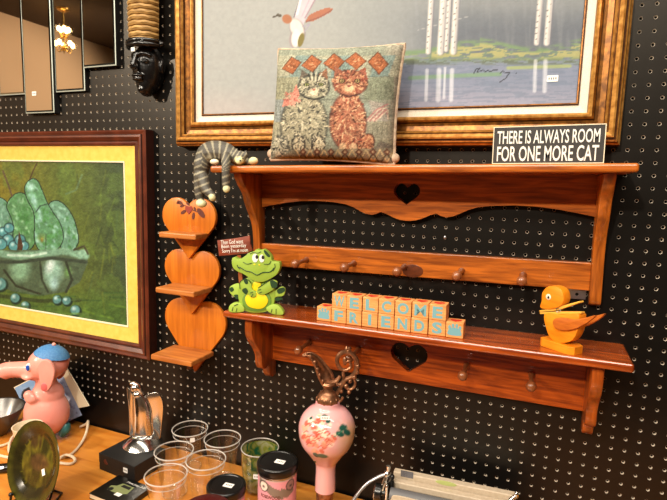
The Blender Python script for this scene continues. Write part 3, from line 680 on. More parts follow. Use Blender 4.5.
# tapestry cushion
def paint_cats(p):
    p.mix(np.clip((p.x-380)/14, 0, 1)*0.5, (160, 140, 120))
    for y in (78, 100, 118, 136):
        p.line([(274, y+2), (296, y), (392, y-2)], 1.0, (92, 98, 84), 0.7)
    for k, x in enumerate(range(276, 400, 20)):
        p.poly([(x, 56), (x+20, 55), (x+12, 76), (x-6, 77)], [(160, 158, 130), (112, 134, 126)][k % 2], 0.9)
    for (x0, y0, c) in ((276, 84, (130, 132, 92)), (372, 82, (132, 138, 104)), (374, 124, (120, 130, 100))):
        for k in range(4): p.line([(x0+k*5, y0), (x0+k*5+3, y0), (x0+k*5+3, y0+5), (x0+k*5+1, y0+5)], 0.7, (84, 92, 70), 0.9)
    for k, (x, y, w_, h_) in enumerate(((274, 78, 24, 21), (274, 100, 26, 22), (272, 122, 22, 20), (364, 78, 30, 22), (366, 122, 28, 18), (298, 60, 30, 18), (360, 140, 34, 12))):
        p.poly([(x, y), (x+w_, y-1), (x+w_, y+h_), (x, y+h_)], [(146, 142, 108), (132, 140, 140), (158, 150, 118), (124, 132, 104), (150, 142, 116), (126, 142, 130), (136, 128, 100)][k], .75)
        for q in range(6): p.line([(x+2+q*w_/6, y+h_*.3), (x+2+q*w_/6, y+h_*.7)], .7, (96, 98, 78), .5)
    for cx, cy, w, h, s in ((291.5, 65.5, 9, 8, 3), (311.6, 63.6, 9.5, 8, 2), (334, 62.5, 10, 8.5, 1), (355.6, 61, 10, 8, 0), (378, 63, 9.5, 10.5, -1)):
        d = [(cx, cy-h), (cx+w, cy-s), (cx+1, cy+h), (cx-w, cy+s)]
        p.poly([(a+(a-cx)*.14, q+(q-cy)*.14) for a, q in d], (112, 66, 44)); p.poly(d, (166, 88, 48))
        for _ in range(9): p.ell(cx+random.uniform(-4, 4), cy+random.uniform(-4, 4), 1.9, .8, random.choice([(206, 140, 92), (120, 64, 40), (190, 120, 74)]), random.uniform(-60, 60), .6)
    p.poly([(368, 100), (388, 104), (388, 122), (372, 120)], (150, 142, 128))
    for k in range(6): p.line([(366+k*2, 121), (376+k*2.4, 110), (388, 104+k*3)], .9, [(186, 112, 108), (206, 176, 150)][k % 2], .9)
    p.ell(366, 109, 7, 8, (140, 152, 140), 0, .6, .8)
    def tuft(cx, cy, rx, ry, cols, n, lo=.8, hi=2.6, rot=None):
        for _ in range(int(n*1.3)):
            a = random.uniform(0, 6.28); r = math.sqrt(random.random()); x = cx+math.cos(a)*r*rx; y = cy+math.sin(a)*r*ry
            k = math.atan2(y-cy+ry*.4, (x-cx)*1.3)+random.uniform(-.6, .6); L = random.uniform(1.4, 3.4)
            p.line([(x, y), (x+L*math.cos(k), y+L*math.sin(k))], random.uniform(.55, 1.0), random.choice(cols), .95)
        for _ in range(n):
            a = random.uniform(0, 6.28); r = math.sqrt(random.random())
            p.ell(cx+math.cos(a)*r*rx, cy+math.sin(a)*r*ry, random.uniform(lo, hi), random.uniform(.5, .95), random.choice(cols), rot if rot is not None else random.uniform(-70, 70), .6, .9)
    G = [(74, 74, 66), (196, 184, 146), (150, 146, 118), (58, 56, 52), (208, 196, 160)]
    O = [(176, 92, 62), (206, 138, 92), (140, 62, 46), (222, 172, 122), (90, 52, 42)]
    # left, grey cat
    x_keep = p.x; p.x = 326+(p.x-326)/1.1
    p.ell(306, 125, 23, 33, (70, 70, 62), 4, .1); p.ell(306, 125, 21.5, 31.5, (158, 150, 118), 4, .12); tuft(306, 126, 20, 29, G, 150)
    p.ell(283, 146, 9, 12, (70, 70, 62), 20, .12); p.ell(283, 146, 8, 11, (176, 170, 142), 20, .15); tuft(283, 146, 7, 10, G, 40)
    for x in (301, 319): p.ell(x, 144, 7, 10, (66, 62, 56), 0, .12); p.ell(x, 144.5, 5.6, 8.6, (202, 186, 146), 0, .2); tuft(x, 141, 5, 7, G, 14); p.line([(x-2, 152), (x-2, 148)], .5, (60, 56, 50)); p.line([(x+2, 152), (x+2, 148)], .5, (60, 56, 50))
    p.poly([(301, 84), (304, 69), (313, 78)], (104, 92, 78)); p.poly([(316, 77), (327, 68), (328, 84)], (140, 92, 64))
    p.ell(315, 87, 15.5, 13.5, (66, 66, 60), 0, .1); p.ell(315, 87, 14.3, 12.4, (156, 152, 122), 0, .15); tuft(315, 86, 13, 10, G, 70, .7, 2.2)
    for k in range(6): p.line([(310+k*2.4, 71+abs(k-2.5)), (312+k*1.5, 80)], .7, [(58, 58, 54), (196, 190, 160)][k % 2])
    p.ell(315, 92, 5.5, 5.2, (214, 196, 160), 0, .4); p.poly([(312.6, 88.5), (317.4, 88.5), (315, 91.5)], (176, 108, 84)); p.line([(307, 97), (315, 99.5), (324, 97)], 1, (62, 60, 54))
    for x in (308.5, 321.5): p.ell(x, 84.5, 3, 2.2, (50, 50, 44), 0, .2); p.ell(x, 84.5, 2, 1.6, (168, 172, 96), 0, .3); p.ell(x, 84.5, .7, 1.4, (24, 24, 22), 0, .4)
    p.poly([(299, 84), (293, 100), (288, 99), (286, 107), (297, 104), (302, 95)], (206, 120, 98)); tuft(295, 99, 6, 7, [(222, 146, 122), (176, 84, 70)], 16)
    # right, orange cat
    p.ell(346, 122, 18, 31, (96, 58, 48), 0, .1); p.ell(346, 122, 16.8, 29.5, (172, 104, 74), 0, .12); tuft(346, 122, 15.5, 28, O, 150)
    p.ell(362, 145, 8, 13, (92, 54, 44), 22, .12); p.ell(362, 145, 6.8, 11.6, (204, 136, 90), 22, .14); tuft(362, 145, 5.5, 10, O, 36, .8, 3, -40)
    p.poly([(333, 80), (334, 66), (343, 72)], (164, 92, 66)); p.poly([(353, 72), (362, 67), (364, 82)], (156, 82, 60))
    p.ell(348, 83, 17, 14, (104, 62, 50), 0, .1); p.ell(348, 83, 15.8, 12.8, (170, 100, 70), 0, .15); tuft(348, 82, 14, 11, O, 80, .7, 2.2)
    p.ell(347, 88, 6, 5.5, (222, 176, 126), 0, .4); p.poly([(344.6, 85), (349.4, 85), (347, 88)], (150, 76, 62)); p.line([(339, 94), (347, 97), (356, 94)], 1, (88, 50, 42))
    for x in (340.5, 354.5): p.ell(x, 81, 3.2, 2.8, (62, 42, 36), 0, .2); p.ell(x, 81, 2.1, 2, (192, 160, 92), 0, .3); p.ell(x, 81, .9, 1.6, (28, 22, 20), 0, .4)
    for x in (341, 351): p.ell(x, 148, 4, 6, (224, 180, 130), 0, .3)
    p.poly([(366, 152), (376, 141), (388, 146), (380, 158)], (104, 92, 80), .8)
    p.x = x_keep
    # lower border
    p.poly([(292, 150), (392, 148), (392, 166), (278, 166), (280, 158)], (134, 124, 96), .75)
    for k in range(7):
        x = 303+k*14
        p.line([(x-7, 150), (x, 162), (x+7, 150)], .9, (196, 170, 116)); p.line([(x-7, 164), (x, 153), (x+7, 164)], .9, (84, 70, 52))
        p.poly([(x, 148), (x+4, 152), (x, 156), (x-4, 152)], (112, 70, 52)); p.ell(x, 152, 1.4, 1.4, (190, 150, 104))
    p.line([(276, 163.5), (392, 163)], 1.2, (150, 120, 80), .8)
    g_ = p.c.mean(1, keepdims=True); p.c = g_+(p.c-g_)*.74
    p.grain(0.28, 1.3, 31, 2); p.grain(0.12, .15, 33, 2)
PW, PH, PT = 11.9, 10.2, 4.0
cxp = (at(270, 163, -4.2).x + at(392, 163, -4.2).x)/2
t = thing('tapestry_cushion', 'tapestry cushion with a grey and an orange cat leaning on the upper shelf', 'cushion', (cxp+.15, -4.2, shelf_z(cxp)+.3), (math.radians(-5), math.radians(1.5), math.radians(2)))
def puff(u, v): return PT/2*(max(0, 1-abs(u)**3.2)**.42)*(max(0, 1-abs(v)**3.2)**.42)
def outline(u, v):
    k = 1-.045*(1-abs(v)**2)*abs(u)**4; q = 1-.05*(1-abs(u)**2)*abs(v)**4
    return u*PW/2*k, PH/2+v*PH/2*q+.05
def half_cushion(sgn, n):
    b = nb(); V = []
    for i in range(n+1):
        row = []
        for j in range(n+1):
            u = -1+2*i/n; v = -1+2*j/n; x, z = outline(u, v)
            cr = .06*math.sin(9*u+5*v)*(abs(u)**3+abs(v)**3)
            row.append(b.verts.new((x, sgn*(puff(u, v)+cr*.6*(1-max(abs(u), abs(v))**12)), z)))
        V.append(row)
    for i in range(n):
        for j in range(n):
            f = (V[i][j], V[i+1][j], V[i+1][j+1], V[i][j+1]); b.faces.new(f if sgn < 0 else f[::-1])
    return b
o = obj('front_panel', half_cushion(-1, 150), MT['tapestry'], t, smooth=True)
bpy.context.view_layer.update()
Wm = np.array(t.matrix_world); P = coords(o)
Pw = (P*S) @ Wm[:3, :3].T + Wm[:3, 3]; px, py = pix(Pw/S)
p = Paint(px, py, (136, 142, 120)); paint_cats(p); set_col(o.data, p.c)
obj('back_panel', half_cushion(1, 40), MT['tap_back'], t, smooth=True)
b = nb(); n = 40; E4 = []
for k in range(n): E4.append((-1+2*k/n, -1))
for k in range(n): E4.append((1, -1+2*k/n))
for k in range(n): E4.append((1-2*k/n, 1))
for k in range(n): E4.append((-1, 1-2*k/n))
E4.append((-1, -1))
tube(b, [(*(lambda q: (q[0], .03*math.sin(i*1.7)))(outline(u, v)), outline(u, v)[1]) for i, (u, v) in enumerate(E4)], .17, 8)
for u, v in ((-1, -1), (1, -1)):
    x, z = outline(u*.97, v*.95); ball(b, (x+u*.12, .1, z+.3), (.5, .48, .46), 14)
obj('piping', b, MT['tap_back'], t, smooth=True)

# sign
sx = -5.95
t = thing('wooden_sign', 'black box sign with white capitals on the right end of the upper shelf', 'sign', (sx, -3.9, shelf_z(sx)+.1), (0, -.017, 0))
b = nb(); box(b, (0, .4, 1.45), (7.98, .9, 2.9), .03); obj('board', b, MT['sign_black'], t)
b = nb(); prism(b, [(-3.99, 0), (3.99, 0), (3.99, 2.9), (-3.99, 2.9)], -.056, -.045, holes=[[(-3.93, .06), (3.93, .06), (3.93, 2.84), (-3.93, 2.84)]]); obj('border', b, MT['cream'], t)
b = shift(text('THERE IS ALWAYS ROOM', 7.3, 1.02, bold=.012), (-.03, -.055, 2.06)); obj('lettering', b, MT['white'], t)
b = shift(text('FOR ONE MORE CAT', 7.25, 1.18, bold=.012), (-.02, -.055, .78)); obj('lettering', b, MT['white'], t)

# striped cat draped over the end of the upper shelf
Y0 = -5.3
pl = Plane((-34.3, Y0, shelf_z(-34.3)), 0.0)
t = thing('cat_figurine', 'grey striped cat figurine draped over the left end of the upper shelf', 'figurine', pl.P0)
b = nb(); k = 1/pl.sc
chain(b, [pl(201, 178, -.2), pl(202, 166, -.2), pl(207, 154, -.1), pl(216, 151.5, 0), pl(226, 152.5, 0), pl(235, 157.5, -.1)], [7*k, 8*k, 10.5*k, 11*k, 10*k, 6.5*k]); ball(b, pl(201.5, 165, -.6), (7.6*k, 8*k, 12*k), 16)
ball(b, pl(240, 157.5, -.35), (7.2*k, 6.6*k, 6.6*k), 18)
ball(b, pl(239.5, 161, -.9), (4.2*k, 4*k, 3.8*k), 14)
chain(b, [pl(201, 176, -.7), pl(199.5, 190, -.8), pl(200, 199, -.8)], [7.5*k, 5.4*k, 4*k]); ball(b, pl(201.5, 203.5, -.95), (6*k, 5*k, 4.2*k), 14)
chain(b, [pl(203, 178, -1.0), pl(206, 189, -1.25), pl(211, 194, -1.3)], [6*k, 5*k, 3.8*k]); ball(b, pl(212.5, 197, -1.3), (3.6*k, 4*k, 4.4*k), 14)
chain(b, [pl(226, 157, -1.0), pl(226, 166, -1.5), pl(226, 184, -1.5)], [5*k, 4.4*k, 3.8*k]); ball(b, pl(226.5, 188.5, -1.5), (3.8*k, 3.6*k, 4.4*k), 14)
chain(b, [pl(236, 162, .2), pl(246, 162, .1), pl(252, 161.5, 0)], [3.6*k, 3.2*k, 3.4*k]); ball(b, pl(253.5, 160.8, 0), (5*k, 4*k, 3.8*k), 14)
for x, y in ((236.5, 150.5), (245.5, 152.5)):
    tube(b, [pl(x, y+3.5, -.35), pl(x+.5, y-2.6, -.3)], [2.7*k, .5*k], 10)
b = blob(b, 0.085, 2)
o = obj('body', b, MT['painted'], t, smooth=True)
P = coords(o); px, py = pix(P+np.array(pl.P0))
p = Paint(px, py, (78, 74, 66))
ang = np.arctan2(py-172, px-218); st = np.sin(ang*24)
st = np.where((py > 171) | (px < 202), np.sin(py*0.92+(px-200)*.35), st)
p.mix((st > 0.62)*0.8, (166, 158, 132))
p.mix((px > 232)*1.0, (86, 82, 74)); p.mix((px > 232)*(np.sin(px*1.5+py) > 0.5)*0.8, (176, 168, 140))
p.ell(239, 161, 6.5, 5.5, (226, 220, 168), 0, .3); p.ell(201, 204.5, 8, 5.5, (222, 222, 176)); p.ell(211.5, 198, 4.6, 4.6, (222, 222, 176)); p.ell(226.5, 189.5, 5, 4.5, (226, 224, 176)); p.ell(254, 161, 6, 5, (222, 216, 166))
p.ell(209, 158, 3.5, 6, (178, 172, 146), 10, .6, .8)
set_col(o.data, p.c)
b = nb(); ball(b, pl(238, 157.5, -1.0), (.09, .06, .06), 10); ball(b, pl(243, 158.5, -1.0), (.09, .06, .06), 10); ball(b, pl(240.2, 160.6, -1.3), (.1, .06, .08), 10); obj('painted_face', b, MT['black_m'], t, smooth=True)
b = nb(); ball(b, pl(214.5, 161.8, -.75), (5*k, 3.4*k, 2.8*k), 16); obj('belly', b, MT['cream'], t, smooth=True)

# frog cut-out with its signboard
pf = Plane((-31.0, -4.75, low_z(-31)), math.radians(14))
t = thing('frog_cutout', 'bright green wooden frog with yellow belly standing on left end of lower shelf', 'ornament', pf.P0, (0, 0, pf.th))
def fp(pts, off=0.0): return [pf.xz(x, y, off) for x, y in pts]
def plate(name, pts, y0, y1, m, par, n=4, bev=.04):
    b = nb(); prism(b, smooth_poly(fp(pts, y0), n) if n > 1 else fp(pts, y0), y0, y1, bev=bev); return obj(name, b, MT[m], par, smooth=True)
def stroke(b, pts, r, off):
    tube(b, [pf(x, y, off) for x, y in pts], r, 6, smooth=4)
base = plate('body', [(240, 283), (250, 277), (263, 277), (272, 283), (275, 294), (272, 308), (262, 312.5), (248, 312), (241, 307), (238, 295)], -.25, .3, 'frog', t)
for pts in ([(242, 300), (234, 297), (229, 291), (231, 286), (238, 284), (243, 290), (246, 304)], [(271, 302), (276, 297), (283, 296), (285, 290), (281, 287), (275, 291), (270, 296)]):
    plate('leg', pts, -.2, .22, 'frog2', t)
for pts in ([(229, 311.5), (230, 305), (236, 303), (242, 305), (244, 311), (237, 312.5)], [(266, 309), (271, 305), (278, 306), (283, 312), (282, 315), (272, 314)]):
    plate('foot', pts, -.5, .2, 'frog2', t)
ring = plate('belly_ring', [(242, 300), (247, 293), (258, 291), (268, 294), (271, 301), (268, 308), (258, 311.5), (246, 309)], -.33, -.2, 'frog_mid', t)
plate('belly', [(245, 298), (250, 293), (258, 292), (265, 295), (268, 301), (264, 307.5), (257, 309), (248, 306)], -.4, -.3, 'frog_yellow', t)
plate('bib', [(253, 283), (259, 281), (261, 285), (258, 291), (252, 289)], -.36, -.2, 'frog_yellow', t, 3)
for pts in ([(240, 289), (240, 282), (246, 279), (251, 283), (252, 289), (256, 293), (255, 297), (251, 297), (247, 294)], [(275, 288), (277, 282), (271, 280), (264, 284), (258, 288), (257, 293), (262, 295), (268, 293)]):
    plate('arm', pts, -.5, -.2, 'frog', t)
head = plate('head', [(232, 259), (234, 257.5), (239, 259.5), (245, 256), (249, 253), (254, 251.5), (256, 249.5), (260, 250.5), (263, 249.5), (267, 252), (271, 257), (272, 261), (276, 262), (279, 262.5), (280, 267), (277, 274), (270, 279), (262, 282), (254, 281), (245, 275), (235, 270), (232, 265)], -.6, .25, 'frog', t)
for cx, cy, rx, ry in ((255.2, 258, 3.0, 4.2), (261.8, 258.4, 2.6, 3.8)):
    b = nb(); q = pf(cx, cy, -.61); kx = 1/pf.sc
    prism(b, [(q.x+rx*kx*math.cos(a), q.z+ry*kx*math.sin(a)) for a in np.linspace(0, 2*PI, 25)[:-1]], -.65, -.58); e = obj('eye', b, MT['white'], head)
    b = nb(); q = pf(cx+1.6-(.5 if cx > 258 else 0), cy-1, -.66); ball(b, (q.x, -.655, q.z), (1.5*kx, .02, 2.0*kx), 14); obj('pupil', b, MT['ink'], e)
b = nb()
stroke(b, [(238, 267), (241, 268), (246, 271), (251, 272), (257, 275), (263, 272.5), (270, 272), (274, 268)], .05, -.62)
stroke(b, [(237, 265), (238.5, 268), (240, 269)], .04, -.62); stroke(b, [(273, 271), (275, 267), (274.5, 264)], .04, -.62)
stroke(b, [(243, 262), (247, 264), (252, 263)], .035, -.62); stroke(b, [(264, 264), (269, 264), (271, 261)], .035, -.62); stroke(b, [(250, 254), (253, 252.5), (258, 253), (261, 251.5)], .03, -.62)
obj('painted_outline', b, MT['frog_dark'], head, smooth=True); b = nb()
for pts in ([(240, 289), (240, 282), (246, 279), (251, 283)], [(277, 283), (271, 280), (264, 284), (258, 288)], [(250, 293), (253, 292)], [(251, 297), (253, 294)], [(259, 293), (262, 292)], [(258, 290), (261, 289.5)]): stroke(b, pts, .035, -.52)
obj('painted_outline', b, MT['frog_dark'], base, smooth=True); b = nb()
for pts in ([(232, 311), (233, 307)], [(236, 312), (237, 308)], [(271, 313), (272, 309)], [(276, 314), (276, 309)], [(238, 304), (234, 306)]): stroke(b, pts, .035, -.52)
obj('painted_outline', b, MT['frog_dark'], t, smooth=True)
for pts, off in (([(243.5, 280), (246.5, 279), (248, 283), (245.5, 284)], -.5), ([(242, 290), (246, 288), (248, 292), (245, 294)], -.5), ([(270, 281), (276, 282), (277, 287), (272, 288)], -.5),
                 ([(229, 289), (232, 287), (234, 290), (231, 292)], -.2), ([(277, 290), (283, 287.5), (285, 291), (279, 294)], -.2), ([(275, 298), (281, 297.5), (282, 299.5), (276, 301)], -.2), ([(234, 295), (239, 295), (240, 298), (236, 299)], -.2), ([(264, 250), (267, 252), (270, 256), (268, 257), (264.5, 253)], -.6)):
    plate('painted_spot', pts, off-.025, off+.02, 'frog_dark', t, 3, 0)
b = nb()
for x, y in ((254.5, 264.5), (259.5, 265)): q = pf(x, y, -.61); ball(b, (q.x, -.6, q.z), (.1, .03, .06), 10)
obj('nostrils', b, MT['frog_yellow'], head)
b = nb(); prism(b, fp([(237, 255), (240.5, 255), (244, 300), (240, 300)], .3), .3, .5); post = obj('post', b, MT['post'], t)
ys = .12
sb = plate('signboard', [(217.2, 240.5), (230, 239), (240, 237.5), (249.6, 235.6), (250, 243), (252.4, 250.5), (246, 253.5), (236, 254.5), (219, 256), (218, 248)], ys, .42, 'sign_red', t, 1, .03)
cen = pf(234, 246.3, ys); rt = Matrix.Rotation(-math.radians(5.5), 4, 'Y')
for s, x, y, w, h in (('Then God went', 232, 241.8, 2.25, .42), ('Been yesterday', 233.8, 246.4, 2.5, .46), ("Sorry I'm at noon", 235, 250.9, 2.6, .46)):
    q = pf(x, y, ys); obj('lettering', shift(text(s, w, h, .02), (q.x, ys-.012, q.z), rt), MT['white'], sb)

# letter blocks
PITCH = 1.495; BX0 = -24.66; BS = 1.43; BH = 1.36; BY = -4.78
def block(ch, k, row, label):
    x = BX0 + (k+.5)*PITCH; z = low_z(x) + row*BH; dy = random.uniform(-.05, .05)
    b = nb(); box(b, (0, BS/2, BH/2), (BS, BS, BH-.012), .05, 2)
    o = obj('letter_block', b, MT['block'], None, (x+random.uniform(-.01, .01), BY+dy, z+.006), rot=(0, -.009, math.radians(random.uniform(-1.2, 1.2))))
    tag(o, label, 'toy block', 'wooden letter blocks on the lower shelf')
    b = nb()
    if ch == '*':
        prism(b, smooth_poly([(-.5, -.42), (.5, -.42), (.52, -.05), (.3, .2), (-.3, .2), (-.52, -.05)], 4), -.012, .004)
        for i, (u, w) in enumerate(((-.42, .24), (-.14, .4), (.16, .4), (.44, .24))): prism(b, [(u+.12*math.cos(a), w+.17*math.sin(a)) for a in np.linspace(0, 2*PI, 13)[:-1]], -.0125-.0004*i, .004)
        shift(b, (0, 0, BH/2)); nm = 'painted_paw'
    else:
        b = shift(text(ch, .3 if ch == 'I' else (1.02 if ch in 'WMO' else .86), 1.0, .024, bold=.015 if ch in 'MW' else .04), (0, 0, BH/2)); nm = 'painted_letter'
    obj(nm, b, MT['blue_letter'], o)
    b = nb(); prism(b, heart(.95, .55, 0, .06, 8), -.008, .008); bmesh.ops.transform(b, matrix=Matrix.Translation((0, BS/2, BH)) @ Matrix.Rotation(-PI/2, 4, 'X'), verts=b.verts); obj('painted_heart', b, MT['red'], o)
block('*', 0, 0, 'wooden block with pale blue paw at left end of the bottom row')
for i, (c, w) in enumerate((('F', 'under the letter W'), ('R', 'beside the letter F'), ('I', 'between R and E'), ('E', 'between I and N'), ('N', 'in the bottom row beside D'), ('D', 'in the bottom row beside S'), ('S', 'at right end of the word friends'))):
    block(c, i+1, 0, f'wooden block with pale blue {c}, bottom row, {w}')
block('*', 8, 0, 'wooden block with pale blue paw at right end of the bottom row')
for i, (c, w) in enumerate((('W', 'leftmost in the top row'), ('E', 'second from the left in the top row'), ('L', 'third in the top row'), ('C', 'fourth in the top row'), ('O', 'fifth in the top row'), ('M', 'sixth in the top row'), ('E', 'rightmost in the top row'))):
    block(c, i+1, 1, f'wooden block with pale blue {c}, {w}')

# wooden duck with a clothespin beak
dp = (-3.75, -3.95, low_z(-3.75))
pd = Plane(dp, math.radians(-37))
t = thing('wooden_duck', 'orange wooden duck with a clothespin beak on right end of lower shelf', 'ornament', pd.P0, (0, 0, pd.th))
def dpoly(pts, off, n=5): q = [pd.xz(x, y, off) for x, y in pts]; return smooth_poly(q, n) if n > 1 else q
b = nb(); prism(b, [(-1.5, -.55), (-1.2, -.8), (1.1, -.8), (1.5, -.5), (1.5, .5), (1.1, .8), (-1.2, .8), (-1.5, .55)], -.62, 0, bev=.02)
bmesh.ops.transform(b, matrix=Matrix.Rotation(PI/2, 4, 'X'), verts=b.verts)
zz = [v.co.z for v in b.verts]; shift(b, (0, 0, -min(zz))); obj('base', b, MT['duck'], t)
b = nb(); prism(b, dpoly([(544.5, 314), (560, 314.5), (577, 314), (579, 320), (577, 332), (571, 341), (560, 343), (552, 340), (546.5, 330)], -.45, 5), -.45, .45, bev=.04); obj('body', b, MT['duck'], t, smooth=True)
b = nb(); prism(b, dpoly([(541.5, 301), (542, 293), (547, 287), (554, 286), (561, 290), (563.5, 297), (562, 304), (556, 308), (545, 309), (540, 307)], -.45, 5), -.45, .45, bev=.04); hd = obj('head', b, MT['duck'], t, smooth=True)
b = nb(); q = pd(548.3, 297, -.46); ball(b, (q.x, -.45, q.z), (.24, .07, .24), 18); e = obj('eye', b, MT['cream'], hd, smooth=True)
b = nb(); ball(b, (q.x+.05, -.51, q.z-.02), (.1, .04, .12), 12); obj('pupil', b, MT['ink'], e)
def bar(pts, off, d, m, name, par):
    b = nb(); prism(b, dpoly(pts, off, 1), off, off+d, bev=.02); return obj(name, b, MT[m], par)
pin = bar([(539, 310.5), (556, 307.5), (579.5, 301), (580, 302.5), (557, 310.5), (540, 312)], -.3, .5, 'pin', 'clothespin', t)
bar([(539.5, 312.5), (556, 311.6), (581, 312), (581, 313.6), (556, 314), (540, 314)], -.3, .5, 'pin', 'lower_jaw', pin)
b = nb(); q = pd(558, 310.6, -.32); 
for k in range(5): tube(b, [(q.x+.16*math.cos(a), -.34+.04*k+.02*a/6.28, q.z+.16*math.sin(a)) for a in np.linspace(0, 6.28, 13)], .022, 6)
tube(b, [(q.x-.5, -.33, q.z+.12), (q.x, -.33, q.z+.15)], .022, 6); obj('spring', b, MT['steel'], pin)
wing = [(552.5, 323), (555, 318.5), (564, 318), (572, 319.5), (584, 318), (595, 315.5), (588, 322), (577, 328), (566, 330.5), (556, 329)]
b = nb(); prism(b, dpoly(wing, -.72, 4), -.72, -.44, bev=.05); obj('wing', b, MT['duck_edge'], t, smooth=True)
b = nb(); prism(b, dpoly(wing, -.72, 4), .44, .72, bev=.05); obj('wing', b, MT['duck_edge'], t, smooth=True)
# ------------------------------------------------------------------ things on the table
# pink ewer
pv = Plane((-23.15, -5.1, TZ), math.radians(22))
t = thing('porcelain_ewer', 'pink porcelain ewer with peony painting and ornate bronze spout and handle', 'vase', pv.P0, (0, 0, pv.th))
kv = 1/pv.sc
def zat(y): return pv(326, y).z
b = nb(); lathe(b, [(0, 0), (1.9, 0), (1.95, .25), (1.75, .45), (1.7, .7), (1.3, 1.0), (1.2, 1.3), (.8, 1.6), (.85, zat(488)-.05), (0, zat(488)-.05)], 32)
for k in range(8): a = k*PI/4; ball(b, (1.6*math.cos(a), 1.6*math.sin(a), .55), (.34, .34, .3), 10)
obj('bronze_foot', b, MT['bronze'], t, smooth=True)
cx0 = pv(326.5, 440).x
zt = zat(405.5)
prof = [(0, zat(489)), (.98, zat(489)), (.97, zat(480)), (.93, zat(470)), (1.0, zat(463)), (1.3, zat(458)), (1.8, zat(451)), (2.3, zat(444)), (2.56, zat(437)), (2.66, zat(430)), (2.62, zat(423)), (2.35, zat(416)), (1.85, zat(410)), (1.25, zat(405.5)), (1.1, zat(401)), (0, zat(401))]
pp = spline([Vector((r, 0, z)) for r, z in prof[1:-1]], 7)
b = nb(); lathe(b, [(0, prof[0][1])] + [(v.x, v.z) for v in pp] + [(0, prof[-1][1])], 160, (cx0, 0, 0))
MT['porcelain'] = mat('porcelain_glaze', (230, 170, 170), 0.12, attr=True, coat=0.5)
o = obj('body', b, MT['porcelain'], t, smooth=True)
P = coords(o); front = P[:, 1] < 0.6; px, py = pix(pv.world(P))
p = Paint(np.where(front, px, 700-px), py, (230, 172, 172))
p.mix(np.clip((p.x-335)/16, 0, 1)*np.clip((p.y-418)/14, 0, 1)*np.clip((472-p.y)/20, 0, 1)*.75, (206, 160, 100)); p.mix(np.clip((p.y-452)/10, 0, 1)*np.clip((464-p.y)/8, 0, 1)*.5, (214, 176, 124)); p.mix(np.clip((412-p.y)/6, 0, 1)*.6, (236, 160, 164))
for _ in range(70):
    a = random.uniform(0, 6.28); r = math.sqrt(random.random()); x = 319+r*16.5*math.cos(a); y = 434+r*18.5*math.sin(a)
    p.ell(x, y, 3.6, 2.4, random.choice([(240, 204, 178), (226, 140, 116), (206, 98, 82), (242, 214, 196), (232, 168, 142)]), random.uniform(-70, 70), .35, .95)
for _ in range(26):
    a = random.uniform(0, 6.28); r = math.sqrt(random.random()); x = 319+r*15*math.cos(a); y = 434+r*17*math.sin(a)
    p.line([(x-2.5, y+1), (x, y-1), (x+2.5, y+.6)], .6, (186, 74, 62), .9)
G = (34, 84, 72)
for cx, cy, rx, ry, r in ((343, 427.5, 5, 3.6, -35), (347, 432.5, 4.4, 3.4, 40), (340, 434, 5, 3.2, 20), (325, 417, 4, 3, 20), (328, 421, 3, 2.6, -40), (322, 456, 7, 2.2, 8), (316, 455, 4, 2, 30), (311, 418, 2, 1.4, -40), (315, 462, 1.4, 1.2, 0)): p.ell(cx, cy, rx, ry, G, r, .3)
p.line([(334, 437), (342, 431), (348, 428)], .5, (90, 140, 110)); 
for x, y in ((341, 421), (345, 424), (338, 424)): p.ell(x, y, 2.6, 2, (236, 186, 184), 30, .6, .7)
set_col(o.data, p.c)
q = pv(325, 418, -2.35); price(t, q, .8, .36, Matrix.Rotation(-.2, 4, 'X'))
z0 = zat(402)
b = nb(); lathe(b, [(0, z0-.2), (1.0, z0-.2), (1.0, z0), (1.05, z0+.3), (.98, z0+.6), (.8, z0+.9), (.5, z0+1.1), (.42, z0+1.4), (.55, z0+1.6), (.7, z0+1.8), (.6, z0+2.0), (0, z0+2.0)], 32, (cx0+.0, 0, 0))
for k in range(10): a = k*PI/5; ball(b, (cx0+.96*math.cos(a), .96*math.sin(a), z0+.25), (.16, .16, .34), 8)
obj('collar', b, MT['bronze'], t, smooth=True)
# open lip: two curved walls that meet in a pointed beak
b = nb(); L = [(302.5, 355.5), (308, 355.5), (313, 361), (316.5, 369), (320, 379), (326, 388)]; Rr = [(302.5, 355.5), (310, 353.5), (318, 357), (326, 366), (332, 375), (334, 386)]
n = 14
ring = []
A = spline([Vector(pv(*c)) for c in L], 4); Bq = spline([Vector(pv(*c)) for c in Rr], 4)
for u, v in zip(A, Bq):
    mid = (u+v)/2; half = (v-u)/2; w = half.length*1.0
    ring.append([b.verts.new(mid + half*math.cos(a) + Vector((0, 1.1*w*math.sin(a), 0)) ) for a in np.linspace(PI*.12, PI*1.28, 13)] )
for a, c in zip(ring, ring[1:]):
    for i in range(12): b.faces.new((a[i], a[i+1], c[i+1], c[i]))
sl = obj('spout', b, MT['bronze'], t, smooth=True); so = sl.modifiers.new('thick', 'SOLIDIFY'); so.thickness = .13*S
b = nb()
tube(b, [pv(x, y, -.35) for x, y in L], [.05, .1, .13, .14, .15, .16], 8, smooth=4); tube(b, [pv(x, y, .3) for x, y in Rr], [.05, .1, .13, .14, .15, .16], 8, smooth=4)
for x, y in ((311, 356), (315, 362), (318, 369), (320, 375), (323, 381)): ball(b, pv(x-.5, y, -.4), .17, 8)
tube(b, [pv(325, 385), pv(331, 383), pv(336, 381), pv(340, 376)], [.3, .26, .22, .14], 8, smooth=4)
obj('spout_rim', b, MT['bronze'], sl, smooth=True)
b = nb()
